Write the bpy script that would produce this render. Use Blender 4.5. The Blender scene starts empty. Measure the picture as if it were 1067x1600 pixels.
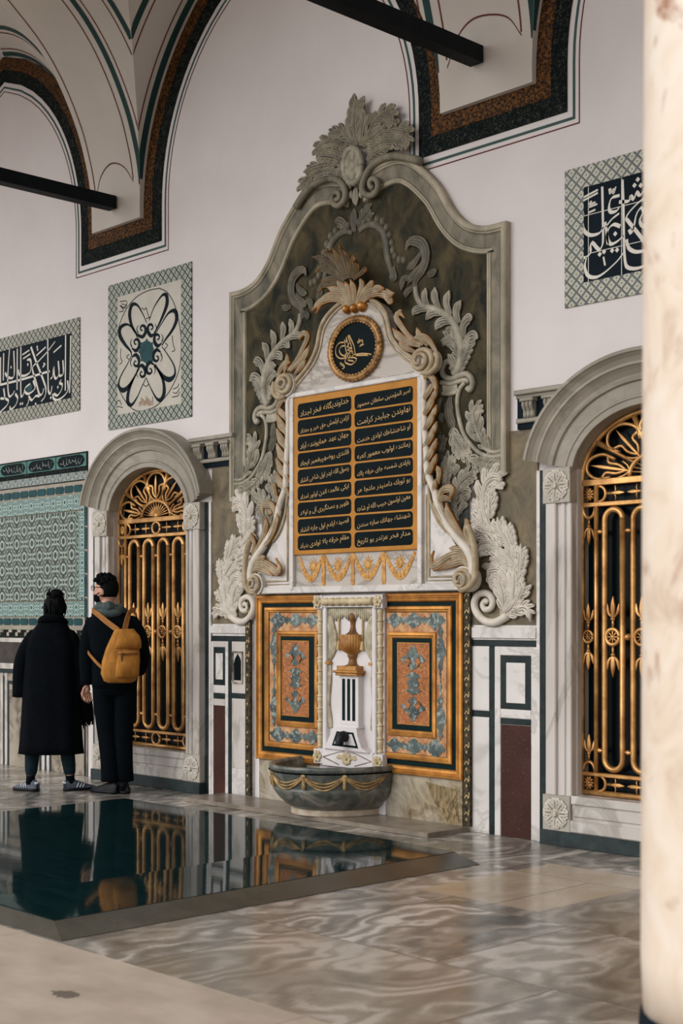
import bpy, math, random, unicodedata
from mathutils import Vector, Matrix
random.seed(7)
R = math.radians
sc = bpy.context.scene
COL = sc.collection

# ------------------------------------------------------------------ camera, sky, light, exposure
# the wall stands in the plane y = 0, x runs along it, the courtyard lies at negative y
FPX, CX, HY = 2222.0, 533.5, 966.0          # focal length, optical axis and eye level in pixels of 1067 x 1600
PSI = -math.atan(FPX / 2133.5)              # the camera looks along the wall to the left
CAMP = Vector((7.25, -7.2, 1.42))
cam = bpy.data.cameras.new('camera')
cam.sensor_fit = 'VERTICAL'; cam.sensor_height = 36.0
cam.lens = FPX / 1600 * 36
cam.shift_y = (HY - 800) / 1600
cam.clip_end = 200
cam.dof.use_dof = True; cam.dof.focus_distance = 10.2; cam.dof.aperture_fstop = 3.2
camo = bpy.data.objects.new('camera', cam); COL.objects.link(camo)
camo.location = CAMP; camo.rotation_euler = (R(90), 0, -PSI)
sc.camera = camo

world = bpy.data.worlds.new('sky'); sc.world = world; world.use_nodes = True
wn = world.node_tree; wn.nodes.clear()
wo = wn.nodes.new('ShaderNodeOutputWorld'); wb = wn.nodes.new('ShaderNodeBackground')
wr = wn.nodes.new('ShaderNodeValToRGB'); wt = wn.nodes.new('ShaderNodeTexCoord'); ws = wn.nodes.new('ShaderNodeSeparateXYZ')
wm = wn.nodes.new('ShaderNodeMapRange'); wm.inputs[1].default_value = -1; wm.inputs[2].default_value = 1
wn.links.new(wt.outputs['Generated'], ws.inputs[0]); wn.links.new(ws.outputs['Z'], wm.inputs[0])
wn.links.new(wm.outputs[0], wr.inputs[0])
e = wr.color_ramp.elements
e[0].position = 0.47; e[0].color = (.42, .41, .41, 1)
e[1].position = 0.53; e[1].color = (.72, .73, .76, 1)
e2 = e.new(0.75); e2.color = (.98, .99, 1, 1)
wn.links.new(wr.outputs[0], wb.inputs[0]); wb.inputs[1].default_value = .93
wn.links.new(wb.outputs[0], wo.inputs[0])

sun = bpy.data.lights.new('overcast_sun', 'SUN'); sun.energy = 1.15; sun.angle = R(50); sun.color = (1, .985, .965)
suno = bpy.data.objects.new('overcast_sun', sun); COL.objects.link(suno)
suno.rotation_euler = Vector((.30, 1.0, -.42)).to_track_quat('-Z', 'Y').to_euler()

sc.view_settings.view_transform = 'Standard'; sc.view_settings.look = 'None'
sc.view_settings.gamma = 1; sc.view_settings.use_curve_mapping = False
sc.view_settings.exposure = 0.50
sc.cycles.max_bounces = 6; sc.cycles.diffuse_bounces = 3; sc.cycles.glossy_bounces = 3
sc.cycles.sample_clamp_indirect = 4

# ------------------------------------------------------------------ shader helpers
def lin(c):
    return tuple((v / 12.92 if v <= .04045 else ((v + .055) / 1.055) ** 2.4) for v in [q / 255 for q in c]) + (1,)

class E:
    """a node socket with arithmetic"""
    nt = None
    def __init__(s, k): s.k = k
    @staticmethod
    def m(op, *a):
        n = E.nt.nodes.new('ShaderNodeMath'); n.operation = op
        for i, x in enumerate(a):
            if isinstance(x, E): E.nt.links.new(x.k, n.inputs[i])
            else: n.inputs[i].default_value = float(x)
        return E(n.outputs[0])
    def __add__(s, o): return E.m('ADD', s, o)
    __radd__ = __add__
    def __sub__(s, o): return E.m('SUBTRACT', s, o)
    def __rsub__(s, o): return E.m('SUBTRACT', o, s)
    def __mul__(s, o): return E.m('MULTIPLY', s, o)
    __rmul__ = __mul__
    def __truediv__(s, o): return E.m('DIVIDE', s, o)
    def lt(s, o): return E.m('LESS_THAN', s, o)
    def gt(s, o): return E.m('GREATER_THAN', s, o)
    def abs(s): return E.m('ABSOLUTE', s)
    def frac(s): return E.m('FRACT', s)
    def floor(s): return E.m('FLOOR', s)
    def sqrt(s): return E.m('SQRT', s)
    def min(s, o): return E.m('MINIMUM', s, o)
    def max(s, o): return E.m('MAXIMUM', s, o)
    def sin(s): return E.m('SINE', s)

def link(a, b): E.nt.links.new(a.k if isinstance(a, E) else a, b)

def begin(name, rough=.6, metal=0., spec=.5, base=(.5, .5, .5)):
    m = bpy.data.materials.new(name); m.use_nodes = True
    E.nt = m.node_tree
    b = m.node_tree.nodes['Principled BSDF']
    b.inputs['Roughness'].default_value = rough; b.inputs['Metallic'].default_value = metal
    b.inputs['Specular IOR Level'].default_value = spec
    b.inputs['Base Color'].default_value = tuple(base[:3]) + (1,)
    return m, b

def xyz():
    t = E.nt.nodes.new('ShaderNodeTexCoord'); s = E.nt.nodes.new('ShaderNodeSeparateXYZ')
    E.nt.links.new(t.outputs['Object'], s.inputs[0])
    return E(s.outputs[0]), E(s.outputs[1]), E(s.outputs[2])

def vec(x, y, z):
    c = E.nt.nodes.new('ShaderNodeCombineXYZ')
    for i, v in enumerate((x, y, z)):
        if isinstance(v, E): link(v, c.inputs[i])
        else: c.inputs[i].default_value = v
    return E(c.outputs[0])

def noise(v=None, scale=5, detail=4, rough=.55, dist=0.):
    n = E.nt.nodes.new('ShaderNodeTexNoise')
    if v is None:
        t = E.nt.nodes.new('ShaderNodeTexCoord'); E.nt.links.new(t.outputs['Object'], n.inputs['Vector'])
    else: link(v, n.inputs['Vector'])
    n.inputs['Scale'].default_value = scale; n.inputs['Detail'].default_value = detail
    n.inputs['Roughness'].default_value = rough; n.inputs['Distortion'].default_value = dist
    return E(n.outputs[0])

def voro(v, scale, feature='F1'):
    n = E.nt.nodes.new('ShaderNodeTexVoronoi'); n.feature = feature
    if v is None:
        t = E.nt.nodes.new('ShaderNodeTexCoord'); E.nt.links.new(t.outputs['Object'], n.inputs['Vector'])
    else: link(v, n.inputs['Vector'])
    n.inputs['Scale'].default_value = scale
    return E(n.outputs['Distance'])

def ramp(f, stops, interp='LINEAR'):
    r = E.nt.nodes.new('ShaderNodeValToRGB'); r.color_ramp.interpolation = interp
    link(f, r.inputs[0]); el = r.color_ramp.elements
    el[0].position, el[0].color = stops[0]; el[1].position, el[1].color = stops[-1]
    for p, c in stops[1:-1]:
        q = el.new(p); q.color = c
    return E(r.outputs[0])

def mix(f, a, b):
    n = E.nt.nodes.new('ShaderNodeMix'); n.data_type = 'RGBA'
    for k, v in ((0, f), (6, a), (7, b)):
        if isinstance(v, E): link(v, n.inputs[k])
        elif k == 0: n.inputs[0].default_value = v
        else: n.inputs[k].default_value = tuple(v)
    return E(n.outputs[2])

def bump(b, h, dist=.01, strength=.5):
    n = E.nt.nodes.new('ShaderNodeBump'); n.inputs['Distance'].default_value = dist; n.inputs['Strength'].default_value = strength
    link(h, n.inputs['Height']); E.nt.links.new(n.outputs[0], b.inputs['Normal'])

def base(b, c): link(c, b.inputs['Base Color'])

M = {}
def two(name, c0, c1, scale=6, rough=.6, metal=0, bm=0., stretch=(1, 1, 1), lo=.35, hi=.65, detail=5, dist=.0, spec=.35):
    m, b = begin(name, rough, metal, spec)
    x, y, z = xyz()
    n = noise(vec(x * stretch[0], y * stretch[1], z * stretch[2]), scale, detail, .6, dist)
    base(b, ramp(n, [(lo, lin(c0)), (hi, lin(c1))]))
    if bm: bump(b, n, bm)
    M[name] = m
    return m

def marble(name, cbase, cvein, scale=2.5, rough=.35, veinw=.06, stretch=(1, 1, 1), cloud=None):
    m, b = begin(name, rough)
    x, y, z = xyz()
    v = vec(x * stretch[0], y * stretch[1], z * stretch[2])
    n = noise(v, scale, 6, .6, 1.2)
    vein = (n - .5).abs()
    n2 = noise(v, scale * .8, 4, .6)
    c = ramp(n2, [(.35, lin(cbase)), (.7, lin(cloud or cbase))])
    f = ramp(vein, [(0, (1, 1, 1, 1)), (veinw, (0, 0, 0, 1))])
    base(b, mix(f, c, lin(cvein)))
    M[name] = m
    return m

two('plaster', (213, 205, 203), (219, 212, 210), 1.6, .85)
two('vault_plaster_shaded', (190, 182, 173), (199, 191, 182), 1.2, .85)  # darker copy of the plaster: the vault's shade is put into its colour
marble('marble_white', (216, 209, 204), (184, 179, 173), 2.2, .4, .05, cloud=(200, 194, 188))
marble('marble_pale', (205, 198, 192), (160, 153, 144), 1.6, .4, .045, (1, 1, .35), cloud=(176, 168, 158))
marble('marble_block', (176, 168, 156), (150, 142, 130), 2.2, .5, .05, cloud=(160, 152, 140))
marble('marble_surround', (160, 152, 138), (136, 129, 115), 1.7, .55, .05, (.7, 1, 1.3), cloud=(126, 119, 105))
marble('marble_dirty', (170, 158, 142), (92, 80, 62), 2.0, .45, .06, cloud=(128, 116, 98))
two('stone_tan', (72, 67, 52), (128, 112, 84), 4.5, .55, lo=.3, hi=.7, dist=1.5, detail=7)
two('stone_olive', (32, 35, 29), (84, 74, 52), 6.5, .7, lo=.36, hi=.68, dist=.6, detail=4, stretch=(1, 1, .7), spec=.12)
two('stone_frame', (74, 72, 62), (140, 131, 112), 7, .6, lo=.3, hi=.7, dist=.8, stretch=(1, 1, .5))
two('grisaille', (126, 120, 106), (178, 168, 150), 9, .65, lo=.3, hi=.7)
two('grisaille_dim', (36, 42, 40), (96, 94, 82), 10, .65, lo=.3, hi=.7)
two('carved_white', (190, 180, 166), (212, 203, 190), 9, .6, lo=.3, hi=.7)
two('serpentine', (10, 22, 24), (34, 48, 48), 14, .45, lo=.35, hi=.75, detail=7, spec=.25)
two('basalt', (26, 36, 38), (54, 64, 64), 9, .55, lo=.3, hi=.75, spec=.25)
two('green_paint', (5, 25, 26), (10, 34, 34), 8, .5, spec=.08)
two('ink', (5, 15, 18), (10, 23, 25), 6, .5, spec=.06)
two('navy_paint', (5, 17, 26), (10, 26, 35), 8, .5, spec=.06)
two('leaf_band_dark', (18, 24, 24), (76, 78, 70), 26, .8, lo=.50, hi=.74, detail=6, dist=2.5, spec=.05)
two('copper_band', (34, 24, 17), (132, 86, 40), 55, .6, lo=.42, hi=.74, detail=3, spec=.1)
two('line_green', (52, 76, 72), (62, 86, 80), 4, .8)
two('line_green_dark', (22, 52, 50), (30, 62, 59), 4, .8)
two('line_red', (92, 44, 40), (104, 50, 44), 4, .8)
two('iron', (4, 10, 14), (10, 17, 21), 10, .6, spec=.15)
two('orange_board', (166, 110, 40), (186, 128, 52), 5, .55, spec=.2)
marble('marble_strip', (188, 178, 168), (140, 132, 122), 2.4, .45, .05, (.5, 1, 1.6), cloud=(164, 155, 145))
two('gold_ink', (178, 140, 84), (202, 164, 104), 12, .5, lo=.3, hi=.7)
two('festoon_gold', (170, 116, 52), (206, 156, 84), 30, .5, lo=.4, hi=.6)
two('bone_white', (206, 200, 188), (218, 212, 202), 10, .5)
two('niche_white', (206, 198, 196), (218, 212, 210), 3, .4)
two('white_tile', (178, 172, 158), (190, 185, 172), 5, .35)
two('oval_brown', (52, 40, 36), (64, 48, 42), 5, .4)
two('rust_glaze', (140, 100, 80), (156, 116, 94), 5, .4)
two('teal_glaze', (8, 54, 58), (14, 72, 74), 9, .3, spec=.15)
two('urn_brown', (94, 62, 30), (140, 98, 52), 7, .45)
two('tassel_gilt', (170, 140, 92), (206, 180, 132), 14, .45)
two('brass_dull', (40, 36, 30), (86, 72, 50), 30, .5, lo=.4, hi=.7)
two('wool_black', (4, 8, 12), (8, 12, 17), 30, .95, spec=.08)
two('cotton_black', (4, 9, 14), (8, 14, 19), 30, .95, spec=.08)
two('legging', (14, 30, 38), (22, 40, 48), 30, .9, spec=.2)
two('hoodie_grey', (58, 70, 70), (80, 92, 90), 40, .95)
two('skin', (188, 140, 118), (200, 152, 130), 20, .55)
two('hair_black', (5, 8, 11), (12, 13, 15), 40, .7, spec=.08, stretch=(1, 1, .2))
two('shoe_grey', (46, 54, 68), (84, 92, 104), 25, .5)
two('shoe_black', (8, 12, 16), (10, 13, 17), 25, .5, spec=.2)
two('shoe_white', (190, 194, 200), (205, 208, 212), 25, .4)
two('ochre_canvas', (146, 94, 32), (182, 124, 50), 14, .85, stretch=(1, 1, .6))
two('ochre_strap', (138, 90, 42), (164, 112, 58), 20, .85)
two('window_dark', (4, 10, 13), (8, 16, 19), 3, .3, spec=.1)
two('slab_brown', (48, 42, 38), (70, 62, 56), 6, .5, spec=.2)
two('script_pale', (138, 150, 146), (158, 168, 162), 6, .5)
two('cartouche_teal', (52, 104, 96), (66, 120, 110), 6, .4)
two('tan_tile', (140, 128, 114), (164, 152, 138), 6, .5)
pass
two('step_stone', (104, 94, 82), (150, 138, 124), 5, .3, lo=.3, hi=.7)
two('ramp_stone', (52, 50, 42), (74, 70, 60), 5, .25, lo=.3, hi=.7)
two('gilt_mat', (150, 112, 60), (190, 150, 92), 12, .5)
two('bamboo_gilt', (176, 156, 116), (208, 192, 160), 12, .5)
two('swag_grey', (150, 138, 110), (196, 186, 162), 16, .55)
two('urn_gilt', (146, 94, 42), (190, 138, 72), 10, .45)
two('spout_black', (4, 12, 18), (12, 20, 26), 10, .5, spec=.3)
two('gilt_dull', (120, 92, 56), (196, 164, 112), 18, .45)
two('step_pale', (196, 184, 168), (160, 142, 118), 9, .6)
two('brown_breccia', (84, 66, 40), (150, 130, 92), 16, .5, lo=.4, hi=.6, dist=2, stretch=(1.6, 1, .5))
two('basin_water', (30, 34, 34), (44, 48, 46), 4, .05)
two('salmon', (164, 108, 72), (204, 164, 122), 18, .65, lo=.38, hi=.66, spec=.15)
two('strip_wood', (44, 40, 32), (96, 84, 64), 24, .7, lo=.4, hi=.7, dist=1.5, spec=.1)

def gold(name, c0, c1, rough=.38, metal=.75, scale=9):
    m, b = begin(name, rough, metal)
    n = noise(None, scale, 5, .6)
    base(b, ramp(n, [(.32, lin(c0)), (.68, lin(c1))]))
    bump(b, noise(None, 40, 3), .002, .4)
    M[name] = m
gold('gilt', (132, 82, 32), (214, 150, 72), .36, .6, 5)
gold('wreath_gilt', (96, 68, 38), (178, 134, 80), .42, .55, 16)
gold('gilt_grille', (136, 90, 44), (224, 172, 106), .32, .6, 6)

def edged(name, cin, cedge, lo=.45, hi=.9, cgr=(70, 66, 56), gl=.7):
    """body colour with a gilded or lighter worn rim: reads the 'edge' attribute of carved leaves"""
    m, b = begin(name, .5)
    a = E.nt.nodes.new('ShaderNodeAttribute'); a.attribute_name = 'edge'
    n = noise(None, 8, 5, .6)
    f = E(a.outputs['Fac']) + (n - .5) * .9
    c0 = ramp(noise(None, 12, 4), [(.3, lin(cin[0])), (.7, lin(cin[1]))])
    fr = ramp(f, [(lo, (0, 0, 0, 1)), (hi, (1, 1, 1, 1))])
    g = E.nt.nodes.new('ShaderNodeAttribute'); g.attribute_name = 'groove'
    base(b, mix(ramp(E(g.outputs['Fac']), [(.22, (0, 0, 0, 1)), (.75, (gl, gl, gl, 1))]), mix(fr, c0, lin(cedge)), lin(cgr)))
    b.inputs['Specular IOR Level'].default_value = .3
    M[name] = m
edged('gilded_leaf', ((140, 122, 94), (188, 170, 142)), (172, 116, 54), .30, .75, cgr=(84, 62, 38), gl=.8)
edged('old_gilded_leaf', ((70, 62, 46), (128, 108, 74)), (170, 108, 52), .45, .85, cgr=(30, 30, 26), gl=.9)
edged('white_leaf', ((196, 187, 173), (216, 207, 194)), (200, 191, 177), cgr=(92, 84, 70), gl=.85)
edged('grey_leaf', ((124, 119, 104), (178, 169, 151)), (196, 187, 170), cgr=(34, 38, 36), gl=1.)
edged('rosette_stone', ((176, 168, 154), (204, 196, 183)), (206, 198, 186), cgr=(92, 84, 72), gl=.9)
edged('crest_leaf', ((108, 102, 86), (156, 145, 125)), (172, 161, 141), cgr=(30, 34, 32), gl=1.)
edged('dim_leaf', ((72, 70, 60), (118, 110, 92)), (136, 127, 107), cgr=(34, 38, 36), gl=.9)
two('frame_light', (126, 119, 101), (178, 166, 145), 7, .6, lo=.3, hi=.7, stretch=(1, 1, .5))

def lattice_tile(name, pale, dark, p=.085):
    m, b = begin(name, .3)
    x, y, z = xyz()
    a = ((x + z) / p).frac() - .5; c = ((x - z) / p).frac() - .5
    k = a.abs().max(c.abs())                       # 0 at the centre of a diamond, .5 on its edge
    ln = k.gt(.37); ring = (k - .24).abs().lt(.035); dot = k.lt(.10)
    f = ln.max(ring * .5).max(dot)
    n = noise(None, 7, 3)
    base(b, mix(f, ramp(n, [(.3, lin(pale)), (.7, lin(tuple(q - 14 for q in pale)))]), lin(dark)))
    bump(b, f, .002, .2)
    M[name] = m
lattice_tile('lattice_tile', (186, 182, 160), (16, 32, 28), .075)
lattice_tile('lattice_tile_teal', (178, 180, 162), (12, 38, 33), .075)

def floral_tile(name, p, q, pale, dark, mid, w=.2, ground=0):
    """repeating leaf-and-blossom glazed tile, mirrored about every axis"""
    m, b = begin(name, .28)
    x, y, z = xyz()
    u = ((x / p).frac() - .5).abs() * 2; v = ((z / q).frac() - .5).abs() * 2       # 0..1 in a quarter cell
    def ell(cx, cy, ax, ay, tilt=0):
        ct, st = math.cos(tilt), math.sin(tilt)
        dx, dy = u - cx, v - cy
        return (((dx * ct + dy * st) / ax) * ((dx * ct + dy * st) / ax) + ((dy * ct - dx * st) / ay) * ((dy * ct - dx * st) / ay)).sqrt()
    els = [ell(0, 0, .26, .34), ell(1, 1, .26, .34), ell(0, 1, .15, .22), ell(1, 0, .15, .22),
           ell(.5, .5, .12, .42, .55), ell(.42, .12, .09, .26, -.7), ell(.6, .88, .09, .26, -.7), ell(.25, .68, .08, .2, .3), ell(.75, .32, .08, .2, .3)]
    d = els[0]
    for t in els[1:]: d = d.min(t)
    line = (d - .93).abs().lt(w); core = d.lt(.30)
    c = mix(ground, lin(mid), lin(pale)) if ground else ramp(noise(None, 9, 4), [(.3, lin(dark)), (.7, lin(mid))])
    c = mix(d.lt(.93), c, ramp(noise(None, 14, 2), [(.4, lin(mid)), (.6, lin(dark))]))
    c = mix(line, c, lin(pale)); c = mix(core, c, lin(dark))
    base(b, c); M[name] = m
floral_tile('floral_field', .27, .25, (156, 172, 158), (16, 28, 24), (58, 64, 50), .22)
floral_tile('floral_border', .19, .16, (156, 178, 168), (12, 38, 40), (36, 78, 76), .26, .30)
floral_tile('floral_frieze', .13, .14, (150, 156, 148), (20, 38, 42), (48, 66, 68), .22, .75)

m, b = begin('porphyry', .45, spec=.12)
n = noise(None, 95, 2, .5); n2 = noise(None, 3, 4)
c = mix(ramp(n, [(.62, (0, 0, 0, 1)), (.7, (1, 1, 1, 1))]), ramp(n2, [(.3, lin((54, 32, 28))), (.7, lin((74, 46, 39)))]), lin((112, 80, 72)))
base(b, c); M['porphyry'] = m

m, b = begin('arabesque', .6, spec=.15)
x, y, z = xyz()
n = noise(None, 34, 4, .6, 2.0)
c = ramp(n, [(.36, lin((112, 90, 56))), (.46, lin((160, 96, 58))), (.56, lin((176, 112, 72))), (.66, lin((178, 142, 92)))])
base(b, c); M['arabesque'] = m
m, b = begin('inlay_stone', .35)
n = noise(None, 30, 5, .7); n2 = noise(None, 6, 2)
c = mix(ramp(n, [(.5, (0, 0, 0, 1)), (.64, (1, 1, 1, 1))]), ramp(n2, [(.35, lin((40, 58, 60))), (.7, lin((98, 110, 104)))]), lin((158, 164, 156)))
base(b, c); M['inlay_stone'] = m

m, b = begin('column_stone', .4)
x, y, z = xyz()
n = noise(vec(x, y, z * .9), 5.5, 5, .6, 1.0); n2 = noise(vec(x + 5, y, z * .7), 3.2, 5, .6, 2)
c = ramp(n, [(.3, lin((226, 214, 200))), (.55, lin((218, 200, 180))), (.75, lin((190, 166, 144)))])
c = mix(ramp(n2, [(.58, (0, 0, 0, 1)), (.72, (1, 1, 1, 1))]), c, lin((158, 112, 84)))
base(b, c); M['column_stone'] = m

m, b = begin('basin_stone', .28)
n = noise(None, 6, 6, .6, 1.5)
c = ramp(n, [(.3, lin((56, 62, 60))), (.5, lin((96, 99, 92))), (.70, lin((146, 142, 131)))])
base(b, c); M['basin_stone'] = m

m, b = begin('stained_slab', .45)
x, y, z = xyz()
n = noise(vec(x + z * .6, y, z * .5 - x * .3), 7, 7, .7, 2.5); n2 = noise(None, 1.7, 3)
c = mix(ramp(n2, [(.42, (0, 0, 0, 1)), (.6, (1, 1, 1, 1))]), ramp(n, [(.3, lin((150, 140, 124))), (.7, lin((186, 176, 160)))]), ramp(n, [(.4, lin((96, 78, 52))), (.6, lin((160, 144, 112)))]))
base(b, c); M['stained_slab'] = m

m, b = begin('beige_slab', .5, spec=.4)
x, y, z = xyz()
c = ramp(noise(vec(x, y * 1.6, 0), 2.2, 6, .65), [(.3, lin((158, 143, 128))), (.5, lin((176, 160, 144))), (.7, lin((190, 175, 159)))])
sp = ((((x - 2.65) / .085) * ((x - 2.65) / .085) + ((y + 4.23) / .05) * ((y + 4.23) / .05)).sqrt() + (noise(None, 26, 3) - .5) * 1.4).lt(.85)
jj = (((x + .3) / 1.9).frac() - .5).abs().gt(.4975)
c = mix(sp * .8, c, lin((74, 66, 56))); c = mix(jj * .5, c, lin((120, 108, 96)))
base(b, c); M['beige_slab'] = m

# polished floor: slabs of streaked marble, each slab with its own shift of the veining
m, b = begin('floor_marble', .16)
x, y, z = xyz()
sx, sy = 1.45, .95
row = (y / sy).floor(); xo = x + row * .61
cell = (xo / sx).floor() * 3.7 + row * 5.3
fx = (xo / sx).frac(); fy = (y / sy).frac()
jx = ((fx - .5).abs()).gt(.4965); jy = ((fy - .5).abs()).gt(.4955)
wav = noise(vec(x * .8 + cell, y * .5 + cell * .4, cell), 1.4, 3, .5)
wv2 = noise(vec(x * 2.2, y * 1.4, cell), 2.2, 4, .6)
str_ = (wav * 90 + x * 9 + wv2 * 12).sin() * .5 + .5                       # contour-like veining
big = noise(vec(x * 1.6 + wav * 3 + cell, y * .55, cell), 1.6, 6, .65)
amp = noise(vec(x * .5, y * .4, cell * 2), 1.2, 2)
f_ = str_ * .17 + big * .86 + amp * .16
c = ramp(f_, [(.36, lin((66, 65, 60))), (.48, lin((104, 100, 94))), (.57, lin((126, 120, 112))), (.66, lin((152, 145, 136))), (.76, lin((202, 194, 186)))])
rnd = ((cell * 12.9898).sin() * 43758.5).frac()
c = mix((rnd - .4).max(0.0) * .9, c, lin((140, 127, 110)))
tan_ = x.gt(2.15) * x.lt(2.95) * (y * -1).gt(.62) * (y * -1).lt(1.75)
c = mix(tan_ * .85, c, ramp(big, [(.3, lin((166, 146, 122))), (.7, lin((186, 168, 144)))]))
c = mix(jx.max(jy) * .8, c, lin((80, 73, 64)))
base(b, c)
rr = noise(vec(x, y, 0), 3, 4)
link(ramp(rr, [(.3, (.16, .16, .16, 1)), (.7, (.34, .34, .34, 1))]), b.inputs['Roughness'])
M['floor_marble'] = m

m, b = begin('pool_glass', .05, spec=.14)
n = noise(vec(xyz()[0] * .6, xyz()[1] * 4, 0), 6, 4)
base(b, ramp(n, [(.3, lin((9, 28, 30))), (.7, lin((18, 43, 44)))]))
bump(b, noise(vec(xyz()[0] * 1.5, xyz()[1] * 5, 0), 3.0, 3), .004, .07)
M['pool_glass'] = m

# ------------------------------------------------------------------ geometry helpers
ORIGIN = {}
class MB:
    """collects shapes and links them as ONE mesh object"""
    def __init__(s): s.v = []; s.f = []; s.sm = []; s.e = []; s.g = []
    def add(s, vs, fs, smooth=False, edge=None, groove=None):
        o = len(s.v); s.v += [tuple(p) for p in vs]; s.e += (edge if edge else [0.0] * len(vs)); s.g += (groove if groove else [0.0] * len(vs))
        for f in fs: s.f.append([o + i for i in f]); s.sm.append(smooth)
        return s
    def box(s, x0, x1, d0, d1, z0, z1, bev=0):
        """d0, d1: distances out from the wall plane"""
        if bev:
            vs = []
            for (d, b) in ((d0, 0), (d1 - bev, 0), (d1, bev)):
                vs += [(x0 + b, -d, z0 + b), (x1 - b, -d, z0 + b), (x1 - b, -d, z1 - b), (x0 + b, -d, z1 - b)]
            fs = [(0, 3, 2, 1), (8, 9, 10, 11)]
            for r in (0, 4):
                fs += [(r + i, r + (i + 1) % 4, r + 4 + (i + 1) % 4, r + 4 + i) for i in range(4)]
            return s.add(vs, fs)
        vs = [(x, -d, z) for d in (d0, d1) for x, z in ((x0, z0), (x1, z0), (x1, z1), (x0, z1))]
        return s.add(vs, [(0, 3, 2, 1), (4, 5, 6, 7), (0, 1, 5, 4), (1, 2, 6, 5), (2, 3, 7, 6), (3, 0, 4, 7)])
    def frame(s, x0, x1, z0, z1, wx, wz, d0, d1):
        s.box(x0, x0 + wx, d0, d1, z0, z1); s.box(x1 - wx, x1, d0, d1, z0, z1)
        s.box(x0 + wx, x1 - wx, d0, d1, z0, z0 + wz); s.box(x0 + wx, x1 - wx, d0, d1, z1 - wz, z1); return s
    def prism(s, poly, d0, d1, bev=0):
        a = sum(p[0] * q[1] - q[0] * p[1] for p, q in zip(poly, poly[1:] + poly[:1]))
        if a < 0: poly = poly[::-1]
        n = len(poly)
        vs = [(x, -d0, z) for x, z in poly]
        fs = [tuple(range(n))[::-1]]
        if bev:
            ins = offset(poly, bev, True)
            vs += [(x, -(d1 - bev), z) for x, z in poly] + [(x, -d1, z) for x, z in ins]
            fs += [(r + i, r + (i + 1) % n, r + n + (i + 1) % n, r + n + i) for r in (0, n) for i in range(n)] + [tuple(range(2 * n, 3 * n))]
        else:
            vs += [(x, -d1, z) for x, z in poly]
            fs += [(i, (i + 1) % n, n + (i + 1) % n, n + i) for i in range(n)] + [tuple(range(n, 2 * n))]
        return s.add(vs, fs)
    def sweep(s, path, prof, closed=False, smooth=False):
        """prof: (offset to the left of the path, distance from the wall)"""
        n = len(path); k = len(prof)
        rows = [offset(path, o, closed) for o, d in prof]
        vs = [(rows[j][i][0], -prof[j][1], rows[j][i][1]) for i in range(n) for j in range(k)]
        fs = []
        for i in range(n if closed else n - 1):
            i2 = (i + 1) % n
            for j in range(k - 1): fs.append((i * k + j, i2 * k + j, i2 * k + j + 1, i * k + j + 1))
        if not closed: fs += [tuple(range(k)), tuple((n - 1) * k + j for j in range(k))[::-1]]
        return s.add(vs, fs, smooth)
    def tube(s, path, r, sides=8, flat=1.0, cap=True, edge=None):
        """round bar along 3-D points; r a number or one per point; flat squeezes it towards the wall"""
        P = [Vector(p) for p in path]; n = len(P)
        rs = r if isinstance(r, (list, tuple)) else [r] * n
        vs = []; ed = []; up = None
        for i, p in enumerate(P):
            t = (P[min(i + 1, n - 1)] - P[max(i - 1, 0)])
            if t.length < 1e-9: t = Vector((0, 0, 1))
            t.normalize()
            if up is None:
                up = Vector((0, 1, 0)) if abs(t.y) < .9 else Vector((1, 0, 0))
            a = t.cross(up)
            if a.length < 1e-6: a = t.orthogonal()
            a.normalize(); b = a.cross(t); 
            if abs(t.y) >= .9: up = b
            for j in range(sides):
                q = 2 * math.pi * j / sides
                vs.append(p + a * (math.cos(q) * rs[i]) + b * (math.sin(q) * rs[i] * flat)); ed.append(edge(i / (n - 1), q) if edge else 0.)
        fs = [(i * sides + j, i * sides + (j + 1) % sides, (i + 1) * sides + (j + 1) % sides, (i + 1) * sides + j) for i in range(n - 1) for j in range(sides)]
        if cap: fs += [tuple(range(sides))[::-1], tuple((n - 1) * sides + j for j in range(sides))]
        return s.add(vs, fs, True, ed)
    def lathe(s, prof, c, seg=20, a0=0., a1=2 * math.pi, sx=1., sy=1., flute=0, fd=0.):
        """prof: (radius, z) about the vertical axis through c = (x, d)"""
        full = abs(a1 - a0 - 2 * math.pi) < 1e-6; ns = seg if full else seg + 1; k = len(prof); vs = []
        for i in range(ns):
            a = a0 + (a1 - a0) * i / seg
            for r, z in prof:
                rr = r * (1 + fd * math.cos(a * flute)) if flute else r
                vs.append((c[0] + math.cos(a) * rr * sx, -c[1] - math.sin(a) * rr * sy, z))
        fs = []
        for i in range(seg):
            i2 = (i + 1) % ns
            for j in range(k - 1): fs.append((i * k + j, i * k + j + 1, i2 * k + j + 1, i2 * k + j))
        if full:
            if prof[0][0] > 1e-5: fs.append(tuple(i * k for i in range(ns)))
            if prof[-1][0] > 1e-5: fs.append(tuple(i * k + k - 1 for i in range(ns))[::-1])
        return s.add(vs, fs, True)
    def dome(s, x, z, d, rx, rz, h, seg=12, rings=3):
        """raised boss on the wall"""
        vs = []; fs = []
        for i in range(rings):
            q = math.pi / 2 * i / rings
            for j in range(seg):
                a = 2 * math.pi * j / seg
                vs.append((x + math.cos(a) * rx * math.cos(q), -d - h * math.sin(q), z + math.sin(a) * rz * math.cos(q)))
        vs.append((x, -d - h, z))
        for i in range(rings - 1):
            fs += [(i * seg + j, i * seg + (j + 1) % seg, (i + 1) * seg + (j + 1) % seg, (i + 1) * seg + j) for j in range(seg)]
        fs += [((rings - 1) * seg + j, (rings - 1) * seg + (j + 1) % seg, rings * seg) for j in range(seg)]
        return s.add(vs, fs, True)
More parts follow.
